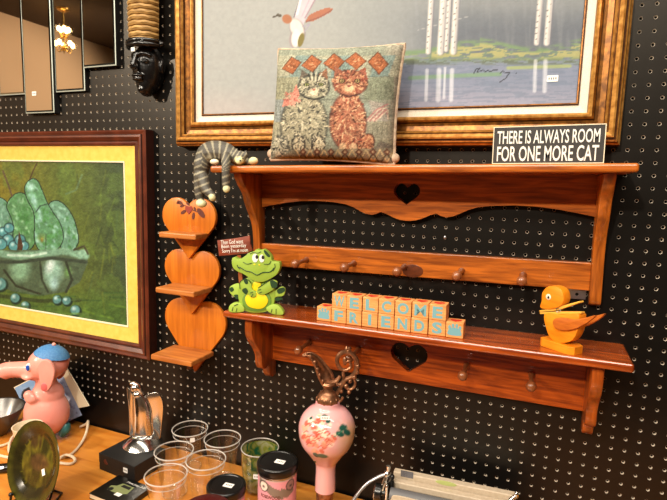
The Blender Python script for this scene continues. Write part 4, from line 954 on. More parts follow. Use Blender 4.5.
tube(b, [pv(x, y) for x, y in ((343, 397), (340, 401), (336.5, 400), (337, 394), (341, 387), (345, 380), (351, 377), (356, 371), (357, 362), (352, 354), (345, 352), (339, 355), (337, 362), (341, 369), (347, 370), (351, 366), (349, 361), (346, 362))], [.12, .14, .17, .19, .2, .21, .22, .24, .25, .24, .22, .2, .19, .17, .16, .14, .13, .12], 9, smooth=5)
tube(b, [pv(x, y) for x, y in ((336, 384), (341, 384), (344, 379), (343, 373), (345, 369))], [.2, .18, .16, .14, .1], 8, smooth=4)
tube(b, [pv(x, y) for x, y in ((346, 388), (351, 389), (355, 385), (354, 379), (350, 378))], [.12, .15, .14, .12, .1], 8, smooth=4)
for x, y in ((348, 351), (353, 355), (356.5, 360), (358, 366), (357, 372), (354, 377), (350, 381), (346, 386), (349, 392), (341, 391)): ball(b, pv(x, y, random.uniform(-.1, .1)), random.uniform(.2, .27), 10)
tube(b, [pv(346, 352), pv(347, 348.5), pv(346.5, 346)], [.2, .22, .08], 8, smooth=3); ball(b, pv(349.5, 348.5), .2, 8); ball(b, pv(345, 361), (.22, .15, .42), 10)
obj('scroll_handle', b, MT['bronze'], t, smooth=True)

# clear cups
def cup(label, px_, py_):
    q = onz(px_, py_, 34.7)
    t = thing('clear_cup', label, 'cup', (q.x, q.y, TZ), group='clear cups on the table')
    b = nb(); lathe(b, [(0, .06), (1.25, .06), (1.3, .12), (1.52, 2.2), (1.78, 4.0), (1.9, 4.6)], 48); obj('wall', b, MT['clear'], t, smooth=True)
    b = nb(); lathe(b, [(1.93+.07*math.cos(a), 4.64+.07*math.sin(a)) for a in np.linspace(0, 2*PI, 9)[:-1]], 48, closed=True); obj('rim', b, MT['clear_rim'], t, smooth=True)
    b = nb(); lathe(b, [(1.82+.035*math.cos(a), 4.05+.035*math.sin(a)) for a in np.linspace(0, 2*PI, 7)[:-1]], 48, closed=True); obj('fill_ring', b, MT['clear_rim'], t, smooth=True)
    b = nb(); lathe(b, [(1.2+.09*math.cos(a), .09+.09*math.sin(a)) for a in np.linspace(0, 2*PI, 8)[:-1]], 40, closed=True); obj('foot_ring', b, MT['clear_foot'], t, smooth=True)
    return t
c = cup('clear cup at the back left, price sticker on its rim', 190, 428)
price(c, (1.35, -1.32, 4.2), .5, .5, Matrix.Rotation(.75, 4, 'Z'), marks=False)
cup('clear cup at the back right, nearest the green glass', 222.5, 438)
cup('clear cup behind the front cup, left, beside the black box', 174, 450)
cup('clear cup in the middle, beside the short black-lidded jar', 206, 459)
cup('clear cup at the front, beside the black booklet', 166, 474)

# green swirled glass
q = onz(260, 447, 34.5)
t = thing('green_glass', 'clear tumbler swirled with yellow-green and teal behind the pink canister', 'glass', (q.x, q.y, TZ))
MT['swirl'] = glassy('green_swirl', (140, 176, 84), .05, .05, .35)
def swirl(m):
    nt = m.node_tree; tr = [n for n in nt.nodes if n.type == 'BSDF_TRANSPARENT'][0]
    tc = nt.nodes.new('ShaderNodeTexCoord'); nz = nt.nodes.new('ShaderNodeTexNoise'); nz.inputs['Scale'].default_value = 30; nz.inputs['Distortion'].default_value = 1.5; nz.inputs['Detail'].default_value = 3
    r = nt.nodes.new('ShaderNodeValToRGB'); E = r.color_ramp.elements; E[0].position = .3; E[0].color = lin((20, 120, 110)); E[1].position = .68; E[1].color = lin((236, 236, 190))
    e = E.new(.42); e.color = lin((60, 140, 90)); e = E.new(.52); e.color = lin((196, 200, 84))
    nt.links.new(tc.outputs['Object'], nz.inputs['Vector']); nt.links.new(nz.outputs['Fac'], r.inputs['Fac']); nt.links.new(r.outputs['Color'], tr.inputs['Color'])
    d = nt.nodes.new('ShaderNodeBsdfTranslucent'); nt.links.new(r.outputs['Color'], d.inputs['Color']); df = nt.nodes.new('ShaderNodeBsdfDiffuse'); nt.links.new(r.outputs['Color'], df.inputs['Color'])
    a = nt.nodes.new('ShaderNodeMixShader'); a.inputs[0].default_value = .5; nt.links.new(d.outputs[0], a.inputs[1]); nt.links.new(df.outputs[0], a.inputs[2])
    k = nt.nodes.new('ShaderNodeMixShader'); k.inputs[0].default_value = .55; nt.links.new(tr.outputs[0], k.inputs[1]); nt.links.new(a.outputs[0], k.inputs[2])
    mx = [n for n in nt.nodes if n.type == 'MIX_SHADER' and n not in (a, k)][0]; nt.links.new(k.outputs[0], mx.inputs[1])
swirl(MT['swirl'])
b = nb(); lathe(b, [(0, .2), (1.55, .2), (1.72, .4), (1.82, 2), (1.9, 4.2)], 48); obj('swirled_wall', b, MT['swirl'], t, smooth=True)
b = nb(); lathe(b, [(0, 0), (1.6, 0), (1.8, .2), (1.92, 2), (2.0, 4.45), (1.92, 4.5), (1.86, 4.3)], 48); obj('outer_wall', b, MT['clear'], t, smooth=True)
b = nb(); lathe(b, [(1.95+.06*math.cos(a), 4.47+.06*math.sin(a)) for a in np.linspace(0, 2*PI, 8)[:-1]], 48, closed=True); obj('rim', b, MT['clear_rim'], t, smooth=True)
price(t, (.75, -1.86, 2.35), .75, .5, Matrix.Rotation(.32, 4, 'Z'))

# black-lidded pink canisters
def canister(label, pos, R, H, full):
    t = thing('round_canister', label, 'canister', (*pos, TZ), (0, 0, math.radians(24)))
    b = nb(); lathe(b, [(0, 0), (R-.1, 0), (R, .1)] + [(R, .1+(H-1.0)*k/50) for k in range(1, 51)] + [(R-.1, H-.8), (0, H-.8)], 180)
    o = obj('body', b, MT['canister'], t, smooth=True)
    P = coords(o); th = np.arctan2(P[:, 0], -P[:, 1])*R; zz = P[:, 2]-(H-.95)
    p = Paint(th, zz, (226, 152, 164))
    p.mix((zz > -.18)*1.0, (186, 168, 160))
    for s in (-1, 0, 1):
        o_ = s*2*PI*R/2
        p.poly([(-1.9+o_, -.1), (-1.0+o_, -.25), (-.2+o_, -.75), (.45+o_, -1.0), (.5+o_, -.82), (1.2+o_, -1.1), (1.9+o_, -.8), (1.9+o_, -1.5), (1.1+o_, -1.9), (.75+o_, -1.75), (.7+o_, -1.95), (-.2+o_, -1.7), (-1.0+o_, -1.15), (-1.9+o_, -1.1)], (128, 112, 100))
        for x, z in ((-1.25, -.8), (1.5, -.75)):
            p.ell(x+o_, z, .56, .56, (60, 48, 46), 0, .06); p.ell(x+o_, z, .46, .46, (238, 214, 200) if x < 0 else (150, 116, 112), 0, .08); p.ell(x+o_, z-.05, .2, .14, (60, 50, 48), 0, .5)
    set_col(o.data, p.c)
    b = nb(); lathe(b, [(R+.02, H-1.02), (R+.06, H-.95), (R+.06, H-.85), (R-.02, H-.8)], 64); obj('metal_rim', b, MT['steel'], t, smooth=True)
    b = nb(); lathe(b, [(0, H-.8), (R+.08, H-.8), (R+.12, H-.7), (R+.12, H-.18), (R+.06, H-.06), (R-.06, H), (R-.22, H-.01), (R-.28, H-.08), (0, H-.08)], 64); obj('lid', b, MT['black'], t, smooth=True)
    b = nb(); box(b, (.1, 0, 0), (.95, .62, .03), mtx=Matrix.Translation((.15, -.15, H-.06)) @ Matrix.Rotation(-.35, 4, 'Z')); pt = obj('price_tag', b, MT['price'], t); pt['label'] = 'white price sticker on the black lid'
    b = nb()
    for k in range(4): box(b, (-.12+k*.17, 0, .018), (.1, .18, .006), mtx=Matrix.Translation((.15, -.15, H-.06)) @ Matrix.Rotation(-.35, 4, 'Z'))
    obj('printed_price', b, MT['faint_ink'], pt)
    if full:
        b = text('ROSEWOOD', 2.0, .34, .02, bold=.02); bend(b, R, -.55, H-.95-1.75); obj('lettering', b, MT['wreath'], o)
        for zz, w in ((2.3, 1.5), (2.7, 1.6), (3.1, 1.4)):
            b = nb(); x = -w/2
            while x < w/2: 
                d = random.uniform(.08, .2); box(b, (x+d/2, 0, 0), (d, .012, .16)); x += d+.05
            bend(b, R, -.65, H-.95-zz); obj('fine_print', b, MT['wreath'], o)
    return t
def bend(b, R, x0, z0):
    for v in b.verts:
        a = (v.co.x+x0)/R; r = R+.006-v.co.y; v.co = Vector((r*math.sin(a), -r*math.cos(a), v.co.z+z0))
canister('tall pink canister with taupe ribbon print and black lid beside the ewer', (-27.4, -6.8), 1.84, 6.1, True)
q = onz(226.3, 483, 33.85)
canister('short black-lidded pink canister in front of the clear cups', (q.x, q.y), 1.74, 3.8, False)
q = onz(206, 507, 34.3)
t = thing('round_tin', 'dark maroon round tin lid at the bottom edge in front of the short canister', 'tin', (q.x, q.y, TZ))
b = nb(); lathe(b, [(0, 0), (2.1, 0), (2.15, .1), (2.15, 3.3), (0, 3.3)], 48); obj('body', b, MT['maroon'], t, smooth=True)
b = nb(); lathe(b, [(2.18, 3.1), (2.26, 3.2), (2.26, 3.9), (2.1, 4.15), (1.5, 4.26), (0, 4.3)], 56); obj('lid', b, MT['maroon'], t, smooth=True)

# silver angel figurine on the black box
t = thing('black_box', 'flat black gift box lying on the table under the silver figurine', 'box', (-46.45, -5.6, TZ), (0, 0, math.radians(-5.5)))
b = nb(); box(b, (0, 0, .55), (5.55, 4.3, 1.1), .03); obj('box_base', b, MT['black_m'], t)
b = nb(); box(b, (0, 0, 1.4), (5.6, 4.36, 1.08), .04); ld = obj('lid', b, MT['black_m'], t)
price(t, (1.45, -2.19, 1.15), .66, .55, marks=True)
b = nb(); prism(b, smooth_poly([(-2.0, 1.2), (-1.7, 1.5), (-1.5, 1.2), (-1.3, 1.0), (-1.7, .9)], 3), -2.2, -2.185); o = obj('printed_motif', b, MT['wreath'], ld); o['label'] = 'faint reddish print on the front of the lid'
pa = Plane(onz(143, 444, 31.95), math.radians(26))
t = thing('angel_figurine', 'shiny silver winged figurine on a domed foot standing on the black box', 'figurine', pa.P0, (0, 0, pa.th))
ka = 1/pa.sc
b = nb(); lathe(b, [(0, 0), (19*ka, 0), (19*ka, .12), (17*ka, .4), (13*ka, .85), (9*ka, 1.15), (4*ka, 1.3), (0, 1.32)], 48); obj('domed_foot', b, MT['chrome'], t, smooth=True)
b = nb(); tube(b, [pa(143, 440), pa(142.5, 425), pa(142, 412), pa(140, 402), pa(137, 394)], [9.5*ka, 9.5*ka, 9*ka, 7*ka, 3.5*ka], 24, smooth=4); bmesh.ops.scale(b, vec=(1, .55, 1), verts=b.verts); ball(b, pa(137, 395), (4.5*ka, 3.4*ka, 4*ka), 16); obj('robe', b, MT['chrome'], t, smooth=True)
b = nb(); ball(b, pa(135, 388), (4.2*ka, 4*ka, 4.6*ka), 20, Matrix.Rotation(.4, 4, 'Y')); tube(b, [pa(130, 383.5), pa(134, 384), pa(139, 388), pa(142, 394)], [1.2*ka, 3*ka, 3.4*ka, 1.5*ka], 12, smooth=4, flat=.8); obj('head', b, MT['chrome'], t, smooth=True)
def wing(pts, y0, d):
    b = nb(); prism(b, smooth_poly([pa.xz(x, y) for x, y in pts], 6), y0, y0+d, bev=.07, seg=3); return obj('wing', b, MT['chrome'], t, smooth=True)
wing([(127, 388), (130.5, 390), (133, 397), (133, 412), (134, 436), (130, 436), (129, 410)], -.1, .3)
wing([(143, 399), (149, 394), (156, 393), (161, 398), (163, 408), (161.5, 425), (159, 440), (150, 440), (149, 420), (147, 406)], .1, .34)

# black booklet with a jeep
t = thing('boxed_booklet', 'black booklet with an olive jeep picture lying flat in front of black box', 'booklet', (-43.65, -10.15, TZ), (0, 0, math.radians(-3.3)))
b = nb(); box(b, (0, 0, .29), (4.62, 3.62, .46), .01); obj('pages', b, MT['cream'], t)
b = nb(); box(b, (0, 0, .56), (4.74, 3.7, .08), .02); box(b, (0, 0, .04), (4.74, 3.7, .08), .02); box(b, (2.34, 0, .3), (.07, 3.7, .56), .02); cv = obj('cover', b, MT['black'], t)
def flat(pts, m, name, z=.6):
    b = nb(); prism(b, pts, -.012, .004); bmesh.ops.transform(b, matrix=Matrix.Translation((0, 0, z)) @ Matrix.Rotation(-PI/2, 4, 'X'), verts=b.verts); return obj(name, b, MT[m], cv)
MT['jeep'] = mat('jeep_olive', (134, 142, 92), .5)
flat([(-1.3, -.6), (-1.5, .1), (-.9, .35), (-.7, .9), (.9, .9), (1.1, -.2), (.3, -.6)], 'jeep', 'jeep_picture')
flat([(-.5, .4), (-.4, .78), (.7, .78), (.75, .35)], 'black_m', 'jeep_window', .606)
flat([(-1.05+.3*math.cos(a), -.35+.3*math.sin(a)) for a in np.linspace(0, 6.28, 17)[:-1]], 'ink', 'jeep_wheel', .606)
flat([(.0, -.9), (.0, -.45), (.75, -.45), (.75, -.9)], 'price', 'price_tag', .607)
b = text('Meet Jeep 3-D', 2.5, .32, .012, .15); bmesh.ops.transform(b, matrix=Matrix.Translation((.75, 1.3, .605)) @ Matrix.Rotation(-PI/2, 4, 'X'), verts=b.verts); obj('lettering', b, MT['white'], cv)

# olive plate on a small easel
pc = onz(37.5, 462, 34.05)
nrm = Vector((-.10, -.95, .28)).normalized()
rq = Vector((0, 0, 1)).rotation_difference(nrm).to_matrix().to_4x4()
t = thing('display_plate', 'dark olive glazed plate propped upright near the pink elephant', 'plate', (pc.x, pc.y, TZ))
R = 4.0
prf = [(0, -.15), (R*.5, -.15), (R*.62, -.1), (R*.8, .25), (R*.97, .5), (R, .5), (R*.985, .56), (R*.9, .5), (R*.78, .36), (R*.68, .1), (R*.62, .02)] + [(R*.62*k/14, .0) for k in range(13, -1, -1)]
b = nb(); lathe(b, prf, 120); loc = [v.co.copy() for v in b.verts]
bmesh.ops.transform(b, matrix=Matrix.Translation((0, 0, pc.z-TZ)) @ rq, verts=b.verts); o = obj('dish', b, MT['plate'], t, smooth=True)
Lc = np.array([tuple(v) for v in loc]); p = Paint(Lc[:, 0], Lc[:, 1], (46, 44, 14)); rr = np.hypot(p.x, p.y)
n = fbm(p.x*1.1+9, p.y*.5, 7, 3); p.mix(np.clip((n-.38)*5, 0, 1)*(rr < R*.66), (96, 88, 24)); p.mix(np.clip((n-.56)*6, 0, 1)*.8, (58, 38, 22)); p.mix(np.clip((.46-np.hypot((p.x-.25)/1.8, p.y/1.1)*.5)*4, 0, .7), (86, 58, 36)); p.mix((rr > R*.62)*(rr < R*.84)*.85, (36, 32, 14)); p.mix(np.clip((rr-R*.84)*5, 0, 1)*.8, (62, 60, 20)); p.grain(.3, 2.2, 13)
set_col(o.data, p.c)
m = Matrix.Translation((0, 0, pc.z-TZ)) @ rq
b = nb(); box(b, (0, 0, .06), (.42, .62, .02), mtx=m @ Matrix.Translation((1.2, -.75, 0)) @ Matrix.Rotation(.5, 4, 'Z')); obj('price_tag', b, MT['price'], t)
t2 = thing('plate_easel', 'small black wire easel holding the olive plate', 'plate stand', (pc.x, pc.y, TZ))
b = nb()
for s in (-1, 1):
    tube(b, [(s*1.9, -1.55, .9), (s*1.9, -1.6, .3), (s*1.9, -1.3, .12), (s*1.9, 0, .12), (s*1.2, 1.6, .12)], .12, 8, smooth=4); tube(b, [(s*1.9, -.6, .15), (s*1.3, .9, 2.0), (s*.8, 1.5, 3.4)], .1, 8, smooth=4); ball(b, (s*1.9, -1.56, .98), .22, 10)
tube(b, [(-1.3, .9, 2.0), (1.3, .9, 2.0)], .1, 8); tube(b, [(-1.2, 1.6, .12), (1.2, 1.6, .12)], .1, 8)
obj('wire_frame', b, MT['black'], t2, smooth=True)

# pink elephant
pe = Plane((-59.9, -4.7, TZ), math.radians(30))
t = thing('elephant_figurine', 'glossy pink sitting elephant figurine with long trunk and blue cap', 'figurine', pe.P0, (0, 0, pe.th))
ke = 1/pe.sc
def e_(x, y, o=0): return pe(x, y, o)
b = nb()
ball(b, e_(47, 412, 0), (21*ke, 17*ke, 24*ke), 28); ball(b, e_(48, 394, 0), (15*ke, 13*ke, 14*ke), 22)
ball(b, e_(47, 364, 0), (17.5*ke, 15*ke, 16.5*ke), 28); ball(b, e_(35, 371, -.2), (9.5*ke, 10*ke, 9*ke), 20); ball(b, e_(56, 362, .2), (11*ke, 12*ke, 14*ke), 20)
tube(b, [e_(36, 369, -.1), e_(26, 369.5, -.1), e_(15, 369.5, -.1), e_(6, 370.5, -.1), e_(2, 373, -.1)], [9.5*ke, 8.2*ke, 7.6*ke, 8*ke, 8.4*ke], 20, smooth=4)
tube(b, [e_(46, 378), e_(47, 390)], [9*ke, 11*ke], 16)
tube(b, [e_(36, 396, -1.2), e_(31, 399, -1.4), e_(29, 396, -1.4)], [6*ke, 5*ke, 4.5*ke], 12, smooth=3); ball(b, e_(28.5, 395, -1.4), 4.6*ke, 12)
tube(b, [e_(42, 424, -.9), e_(35, 427, -.9), e_(30, 428, -.9)], [9*ke, 8*ke, 7*ke], 14, smooth=3); ball(b, e_(29, 424, -.9), (5*ke, 6*ke, 7*ke), 14)
tube(b, [e_(34, 414, 1.4), e_(29, 422, 1.5), e_(27, 428, 1.5)], [8*ke, 7*ke, 6*ke], 14, smooth=3)
tube(b, [e_(22, 377, -1.0), e_(27, 378.5, -1.3), e_(32, 377, -1.3)], [1.6*ke, 2.4*ke, 1.6*ke], 10, smooth=3)
b = blob(b, .13, 3); obj('body', b, MT['pink'], t, smooth=True)
b = nb()
for k in range(6): x = 6+k*4.2; lathe(b, [(7.7*ke+.012*math.cos(a), .03*math.sin(a)) for a in np.linspace(0, 6.28, 7)[:-1]], 24, mtx=Matrix.Translation(e_(x, 370, -.1)) @ Matrix.Rotation(PI/2, 4, 'Y'), closed=True)
obj('trunk_wrinkles', b, MT['pink'], t, smooth=True)
def ear(side):
    b = nb(); pts = smooth_poly([pe.xz(x, y) for x, y in ((47, 357), (52, 353.5), (59, 356), (63, 364), (61, 374), (57, 382), (52, 385), (48, 379), (46, 369), (45, 361))], 5)
    prism(b, pts, -.22, .22, bev=.12, seg=3)
    c = e_(54, 369); shift(b, (0, 0, 0))
    bmesh.ops.transform(b, matrix=Matrix.Translation((0, side*2.05, 0)) @ Matrix.Translation(c) @ Matrix.Rotation(side*.18, 4, 'Z') @ Matrix.Translation(-c), verts=b.verts)
    o = obj('ear', b, MT['pink'], t, smooth=True)
    b = nb(); q = e_(52.3, 380); ball(b, (q.x, side*2.2, q.z), (3.4*ke, .14, 4.4*ke), 14); i = obj('inner_ear', b, MT['pink_d'], o, smooth=True); i['label'] = 'darker pink patch at the lobe of the ear'
    return o
ear(-1); ear(1)
for s in (-1, 1):
    q = e_(34, 363); b = nb(); ball(b, (q.x, s*1.3-.1, q.z), (2.6*ke, .25, 4.0*ke), 16); ey = obj('eye', b, MT['white'], t, smooth=True)
    b = nb(); ball(b, (q.x-.03, s*1.52-.1, q.z-.03), (1.7*ke, .1, 2.9*ke), 14); obj('iris', b, MT['eyeblue'], ey, smooth=True)
b = nb(); tt = bmesh.new(); bmesh.ops.create_uvsphere(tt, u_segments=36, v_segments=24, radius=1)
bmesh.ops.bisect_plane(tt, geom=tt.verts[:]+tt.edges[:]+tt.faces[:], plane_co=(0, 0, .42), plane_no=(0, 0, 1), clear_inner=True)
merge(b, tt, Matrix.Translation(e_(50.5, 362)) @ Matrix.Rotation(.22, 4, 'Y') @ Matrix.Diagonal((18*ke, 15.6*ke, 17.6*ke, 1)))
cp = obj('cap', b, MT['capblue'], t, smooth=True)
b = nb(); ball(b, e_(54, 344.5), 1.9*ke, 12); obj('cap_button', b, MT['pink'], cp, smooth=True)
b = nb(); q = e_(58, 440, 0); tube(b, [(q.x+.5, -.2, .45), (q.x+1.0, -.2, 1.2), (q.x+1.15, -.1, 1.9)], [.42, .62, .4], 12, smooth=3); obj('teal_foot', b, MT['teal'], t, smooth=True)['label'] = 'teal glazed piece under the elephant'

# printed card leaning behind the elephant
Yc = -1.7
cq = [at(13.5, 387.5, Yc), at(63, 362, Yc), at(89, 406, Yc), at(37, 437, Yc)]
c0 = Vector((-62, Yc, TZ))
t = thing('printed_card', 'blue and white printed card with cream edge leaning behind the elephant', 'card', c0)
b = nb(); prism(b, [(q.x-c0.x, max(q.z-TZ, .02)) for q in cq], -.0, .12); obj('cream_mount', b, MT['cream'], t)
b = nb(); ce = sum(cq, Vector())/4
u = (cq[1]-cq[0])/60; v = (cq[3]-cq[0])/60; g = [[b.verts.new(cq[0]+u*(1+i*.98*54/60)+v*(1+j*.95)-c0+Vector((0, -.012, 0))) for j in range(61)] for i in range(61)]
for i in range(60):
    for j in range(60): b.faces.new((g[i][j], g[i+1][j], g[i+1][j+1], g[i][j+1]))
for q in b.verts: q.co.z = max(q.co.z, .03)
o = obj('picture', b, MT['card'], t); P = coords(o); px, py = pix(P+np.array(c0)); p = Paint(px, py, (152, 176, 214))
n = fbm(px*.12, py*.12, 4); p.mix(np.clip((n-.5)*6, 0, 1), (206, 214, 232)); p.mix((px < 34)*.6, (110, 160, 210)); p.poly([(22, 391), (29, 387), (31, 391), (26, 394), (24, 400), (21, 398)], (34, 38, 50)); p.mix(np.clip((fbm(px*.3, py*.3, 9)-.6)*8, 0, 1)*.6*(px > 60), (92, 100, 150)); set_col(o.data, p.c)

# cream cup, bowl, cord, dark tube
q = onz(27.5, 425.5, 33.9)
t = thing('cream_cup', 'small cream ceramic cup between the elephant and the olive plate', 'cup', (q.x, q.y, TZ))
b = nb(); lathe(b, [(0, 0), (.95, 0), (1.0, .1), (1.2, 1.8), (1.5, 3.7), (1.58, 3.9), (1.48, 3.9), (1.1, 1.8), (.9, .3), (0, .25)], 40); obj('body', b, MT['cup_cream'], t, smooth=True)
b = nb(); tube(b, [(-1.3, .3, 3.3), (-2.1, .4, 3.5), (-2.2, .4, 2.4), (-1.1, .3, 1.4)], .17, 10, smooth=5); obj('handle', b, MT['cup_cream'], t, smooth=True)
q = onz(-6, 408, 33.4)
t = tag(obj('bowl', (lambda b: (lathe(b, [(0, 0), (1.3, 0), (1.4, .15), (2.4, 1.4), (3.3, 3.2), (3.4, 3.35), (3.2, 3.3), (2.25, 1.5), (1.2, .35), (0, .3)], 48), b)[1])(nb()), MT['bowl'], None, (q.x, q.y, TZ), smooth=True), 'grey metal bowl cut off by the left edge of the photo', 'bowl')
b = nb(); C0 = onz(60, 450, TZ)
def cord(pts, lift=()):
    tube(b, [onz(x, y, TZ+.17+(lift[i] if i < len(lift) else 0))-C0 for i, (x, y) in enumerate(pts)], .16, 8, smooth=5)
cord([(-8, 448), (4, 445), (12, 441), (18, 433)]); cord([(-6, 454), (6, 457), (16, 458)]); cord([(16, 458), (9.5, 452), (10, 442), (16, 434), (24, 436)], (0, .1, .3, .2, 0))
cord([(80, 427), (86, 424), (88, 421.5), (86.5, 432), (82, 442), (75, 451), (68, 456), (60, 458)], (0, .5, 1.1, .5, .1)); cord([(60, 458), (66, 455), (73, 457), (75, 461), (70, 464), (60, 463)], (.25, .3, .2))
tag(obj('power_cord', b, MT['cord'], None, C0, smooth=True), 'loose loops of white cord on the table around the olive plate', 'cord')
q0, q1 = onz(-14, 470, TZ+.5), onz(10, 467.5, TZ+.5)
t = thing('black_tube', 'short black tube lying left of the olive plate', 'tube', (q1.x, q1.y, TZ))
b = nb(); d = q0-q1; tube(b, [Vector((0, 0, .5)), Vector((d.x, d.y, .5))], .5, 20); obj('barrel', b, MT['black'], t, smooth=True)
b = nb(); dn = Vector((d.x, d.y, 0)).normalized(); sd = Vector((-dn.y, dn.x, 0)); sd = sd if sd.y < 0 else -sd
for r in (0,):
    P4 = [Vector((0, 0, .5))+dn*a+sd*(.5*math.cos(c))+Vector((0, 0, .5*math.sin(c))) for a, c in ((.5, .4), (1.6, .4), (1.6, .9), (.5, .9))]
    nn = [p_+(sd*math.cos(.65)+Vector((0, 0, math.sin(.65))))*.03 for p_ in P4]; b.faces.new([b.verts.new(p_) for p_ in nn])
obj('silver_label', b, MT['steel'], t)

# screw head in the pegboard
q = at(445, 237.5, -.085)
b = nb(); ball(b, (0, 0, 0), (.17, .08, .17), 14); tag(obj('screw_head', b, MT['steel'], None, q, smooth=True), 'round grey screw head in the pegboard between scalloped apron and rail', 'screw')
# typewriter
pt = Plane((-11.6, -3.0, TZ), math.radians(4.3))
t = thing('typewriter', 'beige portable typewriter with chrome carriage lever at the bottom right', 'typewriter', pt.P0, (0, 0, pt.th))
def ty(x, y, o=0): return pt(x, y, o)
zt = ty(393, 469.5).z
xl, xr = ty(394, 470).x, ty(516, 494).x
b = nb(); box(b, (-.1, -6.3, 2.0), (11.6, 10.5, 4.0), .5, 3); obj('body', b, MT['ivory'], t)
b = nb(); box(b, ((xl+xr)/2, .1, zt-.42), (xr-xl, .75, .8), .1, 3); pr_ = obj('paper_rest', b, MT['ivory'], t)
b = nb(); q = ty(407, 474.5, -.3); box(b, (q.x, -.283, q.z), (1.15, .02, .62), 0); obj('name_label', b, MT['label_grey'], pr_)['label'] = 'dark grey label plate'
b = nb(); q = ty(446, 483, -.3); ball(b, (q.x, -.275, q.z-.05), (.95, .015, .22), 20); obj('emblem', b, MT['logo'], pr_)['label'] = 'faint olive oval emblem'
b = nb(); box(b, ((xl+xr)/2, -.72, zt-.82), (xr-xl+.1, .72, .62), .1, 3); obj('carriage_rail', b, MT['ivory'], t)
b = nb(); tube(b, [(xl+.1, -1.9, zt-1.3), (xr-.2, -1.9, zt-1.3)], .62, 28); obj('platen', b, MT['rubber'], t, smooth=True)
b = nb(); box(b, ((xl+xr)/2, -1.3, zt-1.9), (xr-xl-.3, 1.6, 1.2), .1); obj('carriage', b, MT['rubber'], t)
b = nb(); q = ty(418, 494, -2.7); prism(b, smooth_poly([(xl+.35, 3.7), (xl+.35, zt-1.15), (xl+.8, zt-.75), (xl+3.4, zt-.82), (xl+4.4, zt-1.2), (xl+4.4, 3.7)], 3), -2.75, -2.62, bev=.04); obj('paper_table', b, MT['ivory'], t)
b = nb(); tube(b, [(xl+4.6, -2.75, zt-1.35), (xr-.3, -2.75, zt-1.35)], .1, 10); tube(b, [(xl+4.9, -2.7, zt-1.0), (xr-.6, -2.7, zt-1.0)], .07, 8); obj('paper_bail', b, MT['chrome'], t, smooth=True)
for x, s in ((xl, -1), (xr, 1)):
    b = nb(); box(b, (x+s*.18, -1.5, zt-1.2), (.22, 1.7, 1.7), .1, 2); obj('end_plate', b, MT['chrome'], t)
    b = nb(); tube(b, [(x+s*.3, -1.9, zt-1.3), (x+s*.75, -1.9, zt-1.3)], .25, 14); tube(b, [(x+s*.7, -1.9, zt-1.3), (x+s*1.3, -1.9, zt-1.3)], .72, 24); kn = obj('platen_knob', b, MT['black'], t, smooth=True)
    b = nb(); lathe(b, [(.72+.06*math.cos(a), .05*math.sin(a)) for a in np.linspace(0, 6.28, 7)[:-1]], 28, mtx=Matrix.Translation((x+s*1.28, -1.9, zt-1.3)) @ Matrix.Rotation(PI/2, 4, 'Y'), closed=True); obj('knob_ring', b, MT['chrome'], kn, smooth=True)
b = nb(); tube(b, [ty(388, 473.5, -1.6), ty(380, 476, -1.7), ty(369, 482, -2.0), ty(360, 491, -2.3), ty(353, 501, -2.6)], [.14, .17, .17, .17, .2], 10, smooth=4, flat=.6); lv = obj('return_lever', b, MT['steel'], t, smooth=True)
b = nb(); q = ty(387, 474, -1.4); ball(b, q, (.36, .36, .36), 16); tube(b, [q, q+Vector((.1, 0, .45)), q+Vector((.1, 0, .8))], [.2, .16, .2], 12); tube(b, [q, q+Vector((-.2, -.3, -.9)), q+Vector((-.35, -.4, -1.8))], [.22, .26, .28], 12); obj('lever_post', b, MT['chrome'], t, smooth=True)
b = nb(); q = ty(392.5, 477, -1.3); ball(b, q, (.2, .26, .26), 14); tube(b, [q+Vector((0, 0, -.3)), q+Vector((.05, -.3, -1.2))], [.18, .2], 10); obj('release_catch', b, MT['black'], t, smooth=True)
b = nb(); q = ty(516.5, 495, -.6); ball(b, q, (.2, .2, .34), 14); tube(b, [q, q+Vector((-.5, -.2, -.5))], [.16, .2], 10); obj('margin_catch', b, MT['chrome'], t, smooth=True)

# ------------------------------------------------------------------ lights: ceiling spots, an added spot for the left wall, a soft shop light, the chandelier seen in the mirrors
def spot(name, loc, tgt, power, ang, blend, size, col):
    l = bpy.data.lights.new(name, 'SPOT'); l.energy = power; l.spot_size = math.radians(ang); l.spot_blend = blend; l.shadow_soft_size = size; l.color = col
    o = bpy.data.objects.new(name, l); COL.objects.link(o); o.location = Vector(loc)*S
    o.rotation_euler = (Vector(tgt)-Vector(loc)).to_track_quat('-Z', 'Y').to_euler(); return o
WARM = (1.0, .86, .68)
spot('aimed_spot', (-128, -118, 113), (-42, 0, 55), 370, 46, .7, .05, WARM)
spot('aimed_spot', (-28, -116, 115), (-14, 0, 52), 210, 60, .8, .06, (1.0, .89, .74))
spot('aimed_spot', (-140, -150, 128), (-228, -120, 84), 330, 80, .8, .1, WARM)  # added spot, only brightens the left wall that the mirrors reflect
def area(name, loc, sx, sy, power, col, rot=(0, 0, 0)):
    l = bpy.data.lights.new(name, 'AREA'); l.shape = 'RECTANGLE'; l.size = sx*S; l.size_y = sy*S; l.energy = power; l.color = col
    o = bpy.data.objects.new(name, l); COL.objects.link(o); o.location = Vector(loc)*S; o.rotation_euler = rot; return o
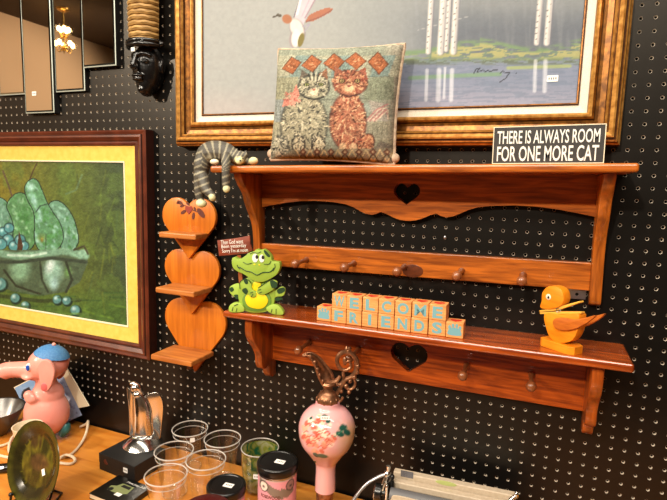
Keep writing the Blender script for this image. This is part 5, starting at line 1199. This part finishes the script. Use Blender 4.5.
area('shop_light', (-46, -106, 130), 206, 26, 250, (1.0, .88, .72))
area('track_light', (-22, -30, 128), 110, 8, 55, (1.0, .9, .76))
# chandelier
def image_point(px_, py_, t_):
    d = ray(px_, py_); m_ = np.array(at(px_, py_, -.62)); d = d*(-CAM[1]-.62)/d[1]; return Vector(m_ + np.array((d[0], -d[1], d[2]))*t_)
cc = image_point(64, 38, 2.5)
t = thing('chandelier', 'small brass chandelier of warm bulbs seen reflected in the strip mirror', 'chandelier', cc)
b = nb(); tube(b, [(0, 0, ZC-cc.z), (0, 0, 4), (0, 0, -4)], .35, 10); ball(b, (0, 0, -4), 1.2, 14); lathe(b, [(0, ZC-cc.z-2), (2.4, ZC-cc.z-.6), (2.6, ZC-cc.z), (0, ZC-cc.z)], 20); obj('stem', b, MT['brass'], t, smooth=True)
for k in range(10):
    a = k*2*PI/5 + (.63 if k > 4 else 0); R = 3.4 if k < 5 else 1.9; zq = -3.4 if k < 5 else 2.4
    b = nb(); tube(b, [(0, 0, -3.5 if k < 5 else 1.5), (R*.6*math.cos(a), R*.6*math.sin(a), zq-2.4), (R*math.cos(a), R*math.sin(a), zq)], .2, 8, smooth=4); ar = obj('arm', b, MT['brass'], t, smooth=True)
    b = nb(); ball(b, (R*math.cos(a), R*math.sin(a), zq+1.0), (.8, .8, 1.1), 12); obj('bulb', b, MT['bulb'], ar, smooth=True)
w = bpy.data.worlds.new('world'); scene.world = w; w.use_nodes = True; w.node_tree.nodes['Background'].inputs[0].default_value = (.3, .25, .2, 1); w.node_tree.nodes['Background'].inputs[1].default_value = 0.3
scene.view_settings.view_transform = 'Standard'; scene.view_settings.look = 'None'; scene.view_settings.gamma = 1; scene.view_settings.use_curve_mapping = False
scene.view_settings.exposure = -0.28
scene.cycles.use_denoising = True
scene.cycles.max_bounces = 10; scene.cycles.diffuse_bounces = 2; scene.cycles.transparent_max_bounces = 24; scene.cycles.caustics_reflective = False; scene.cycles.caustics_refractive = False
scene.cycles.sample_clamp_indirect = 6
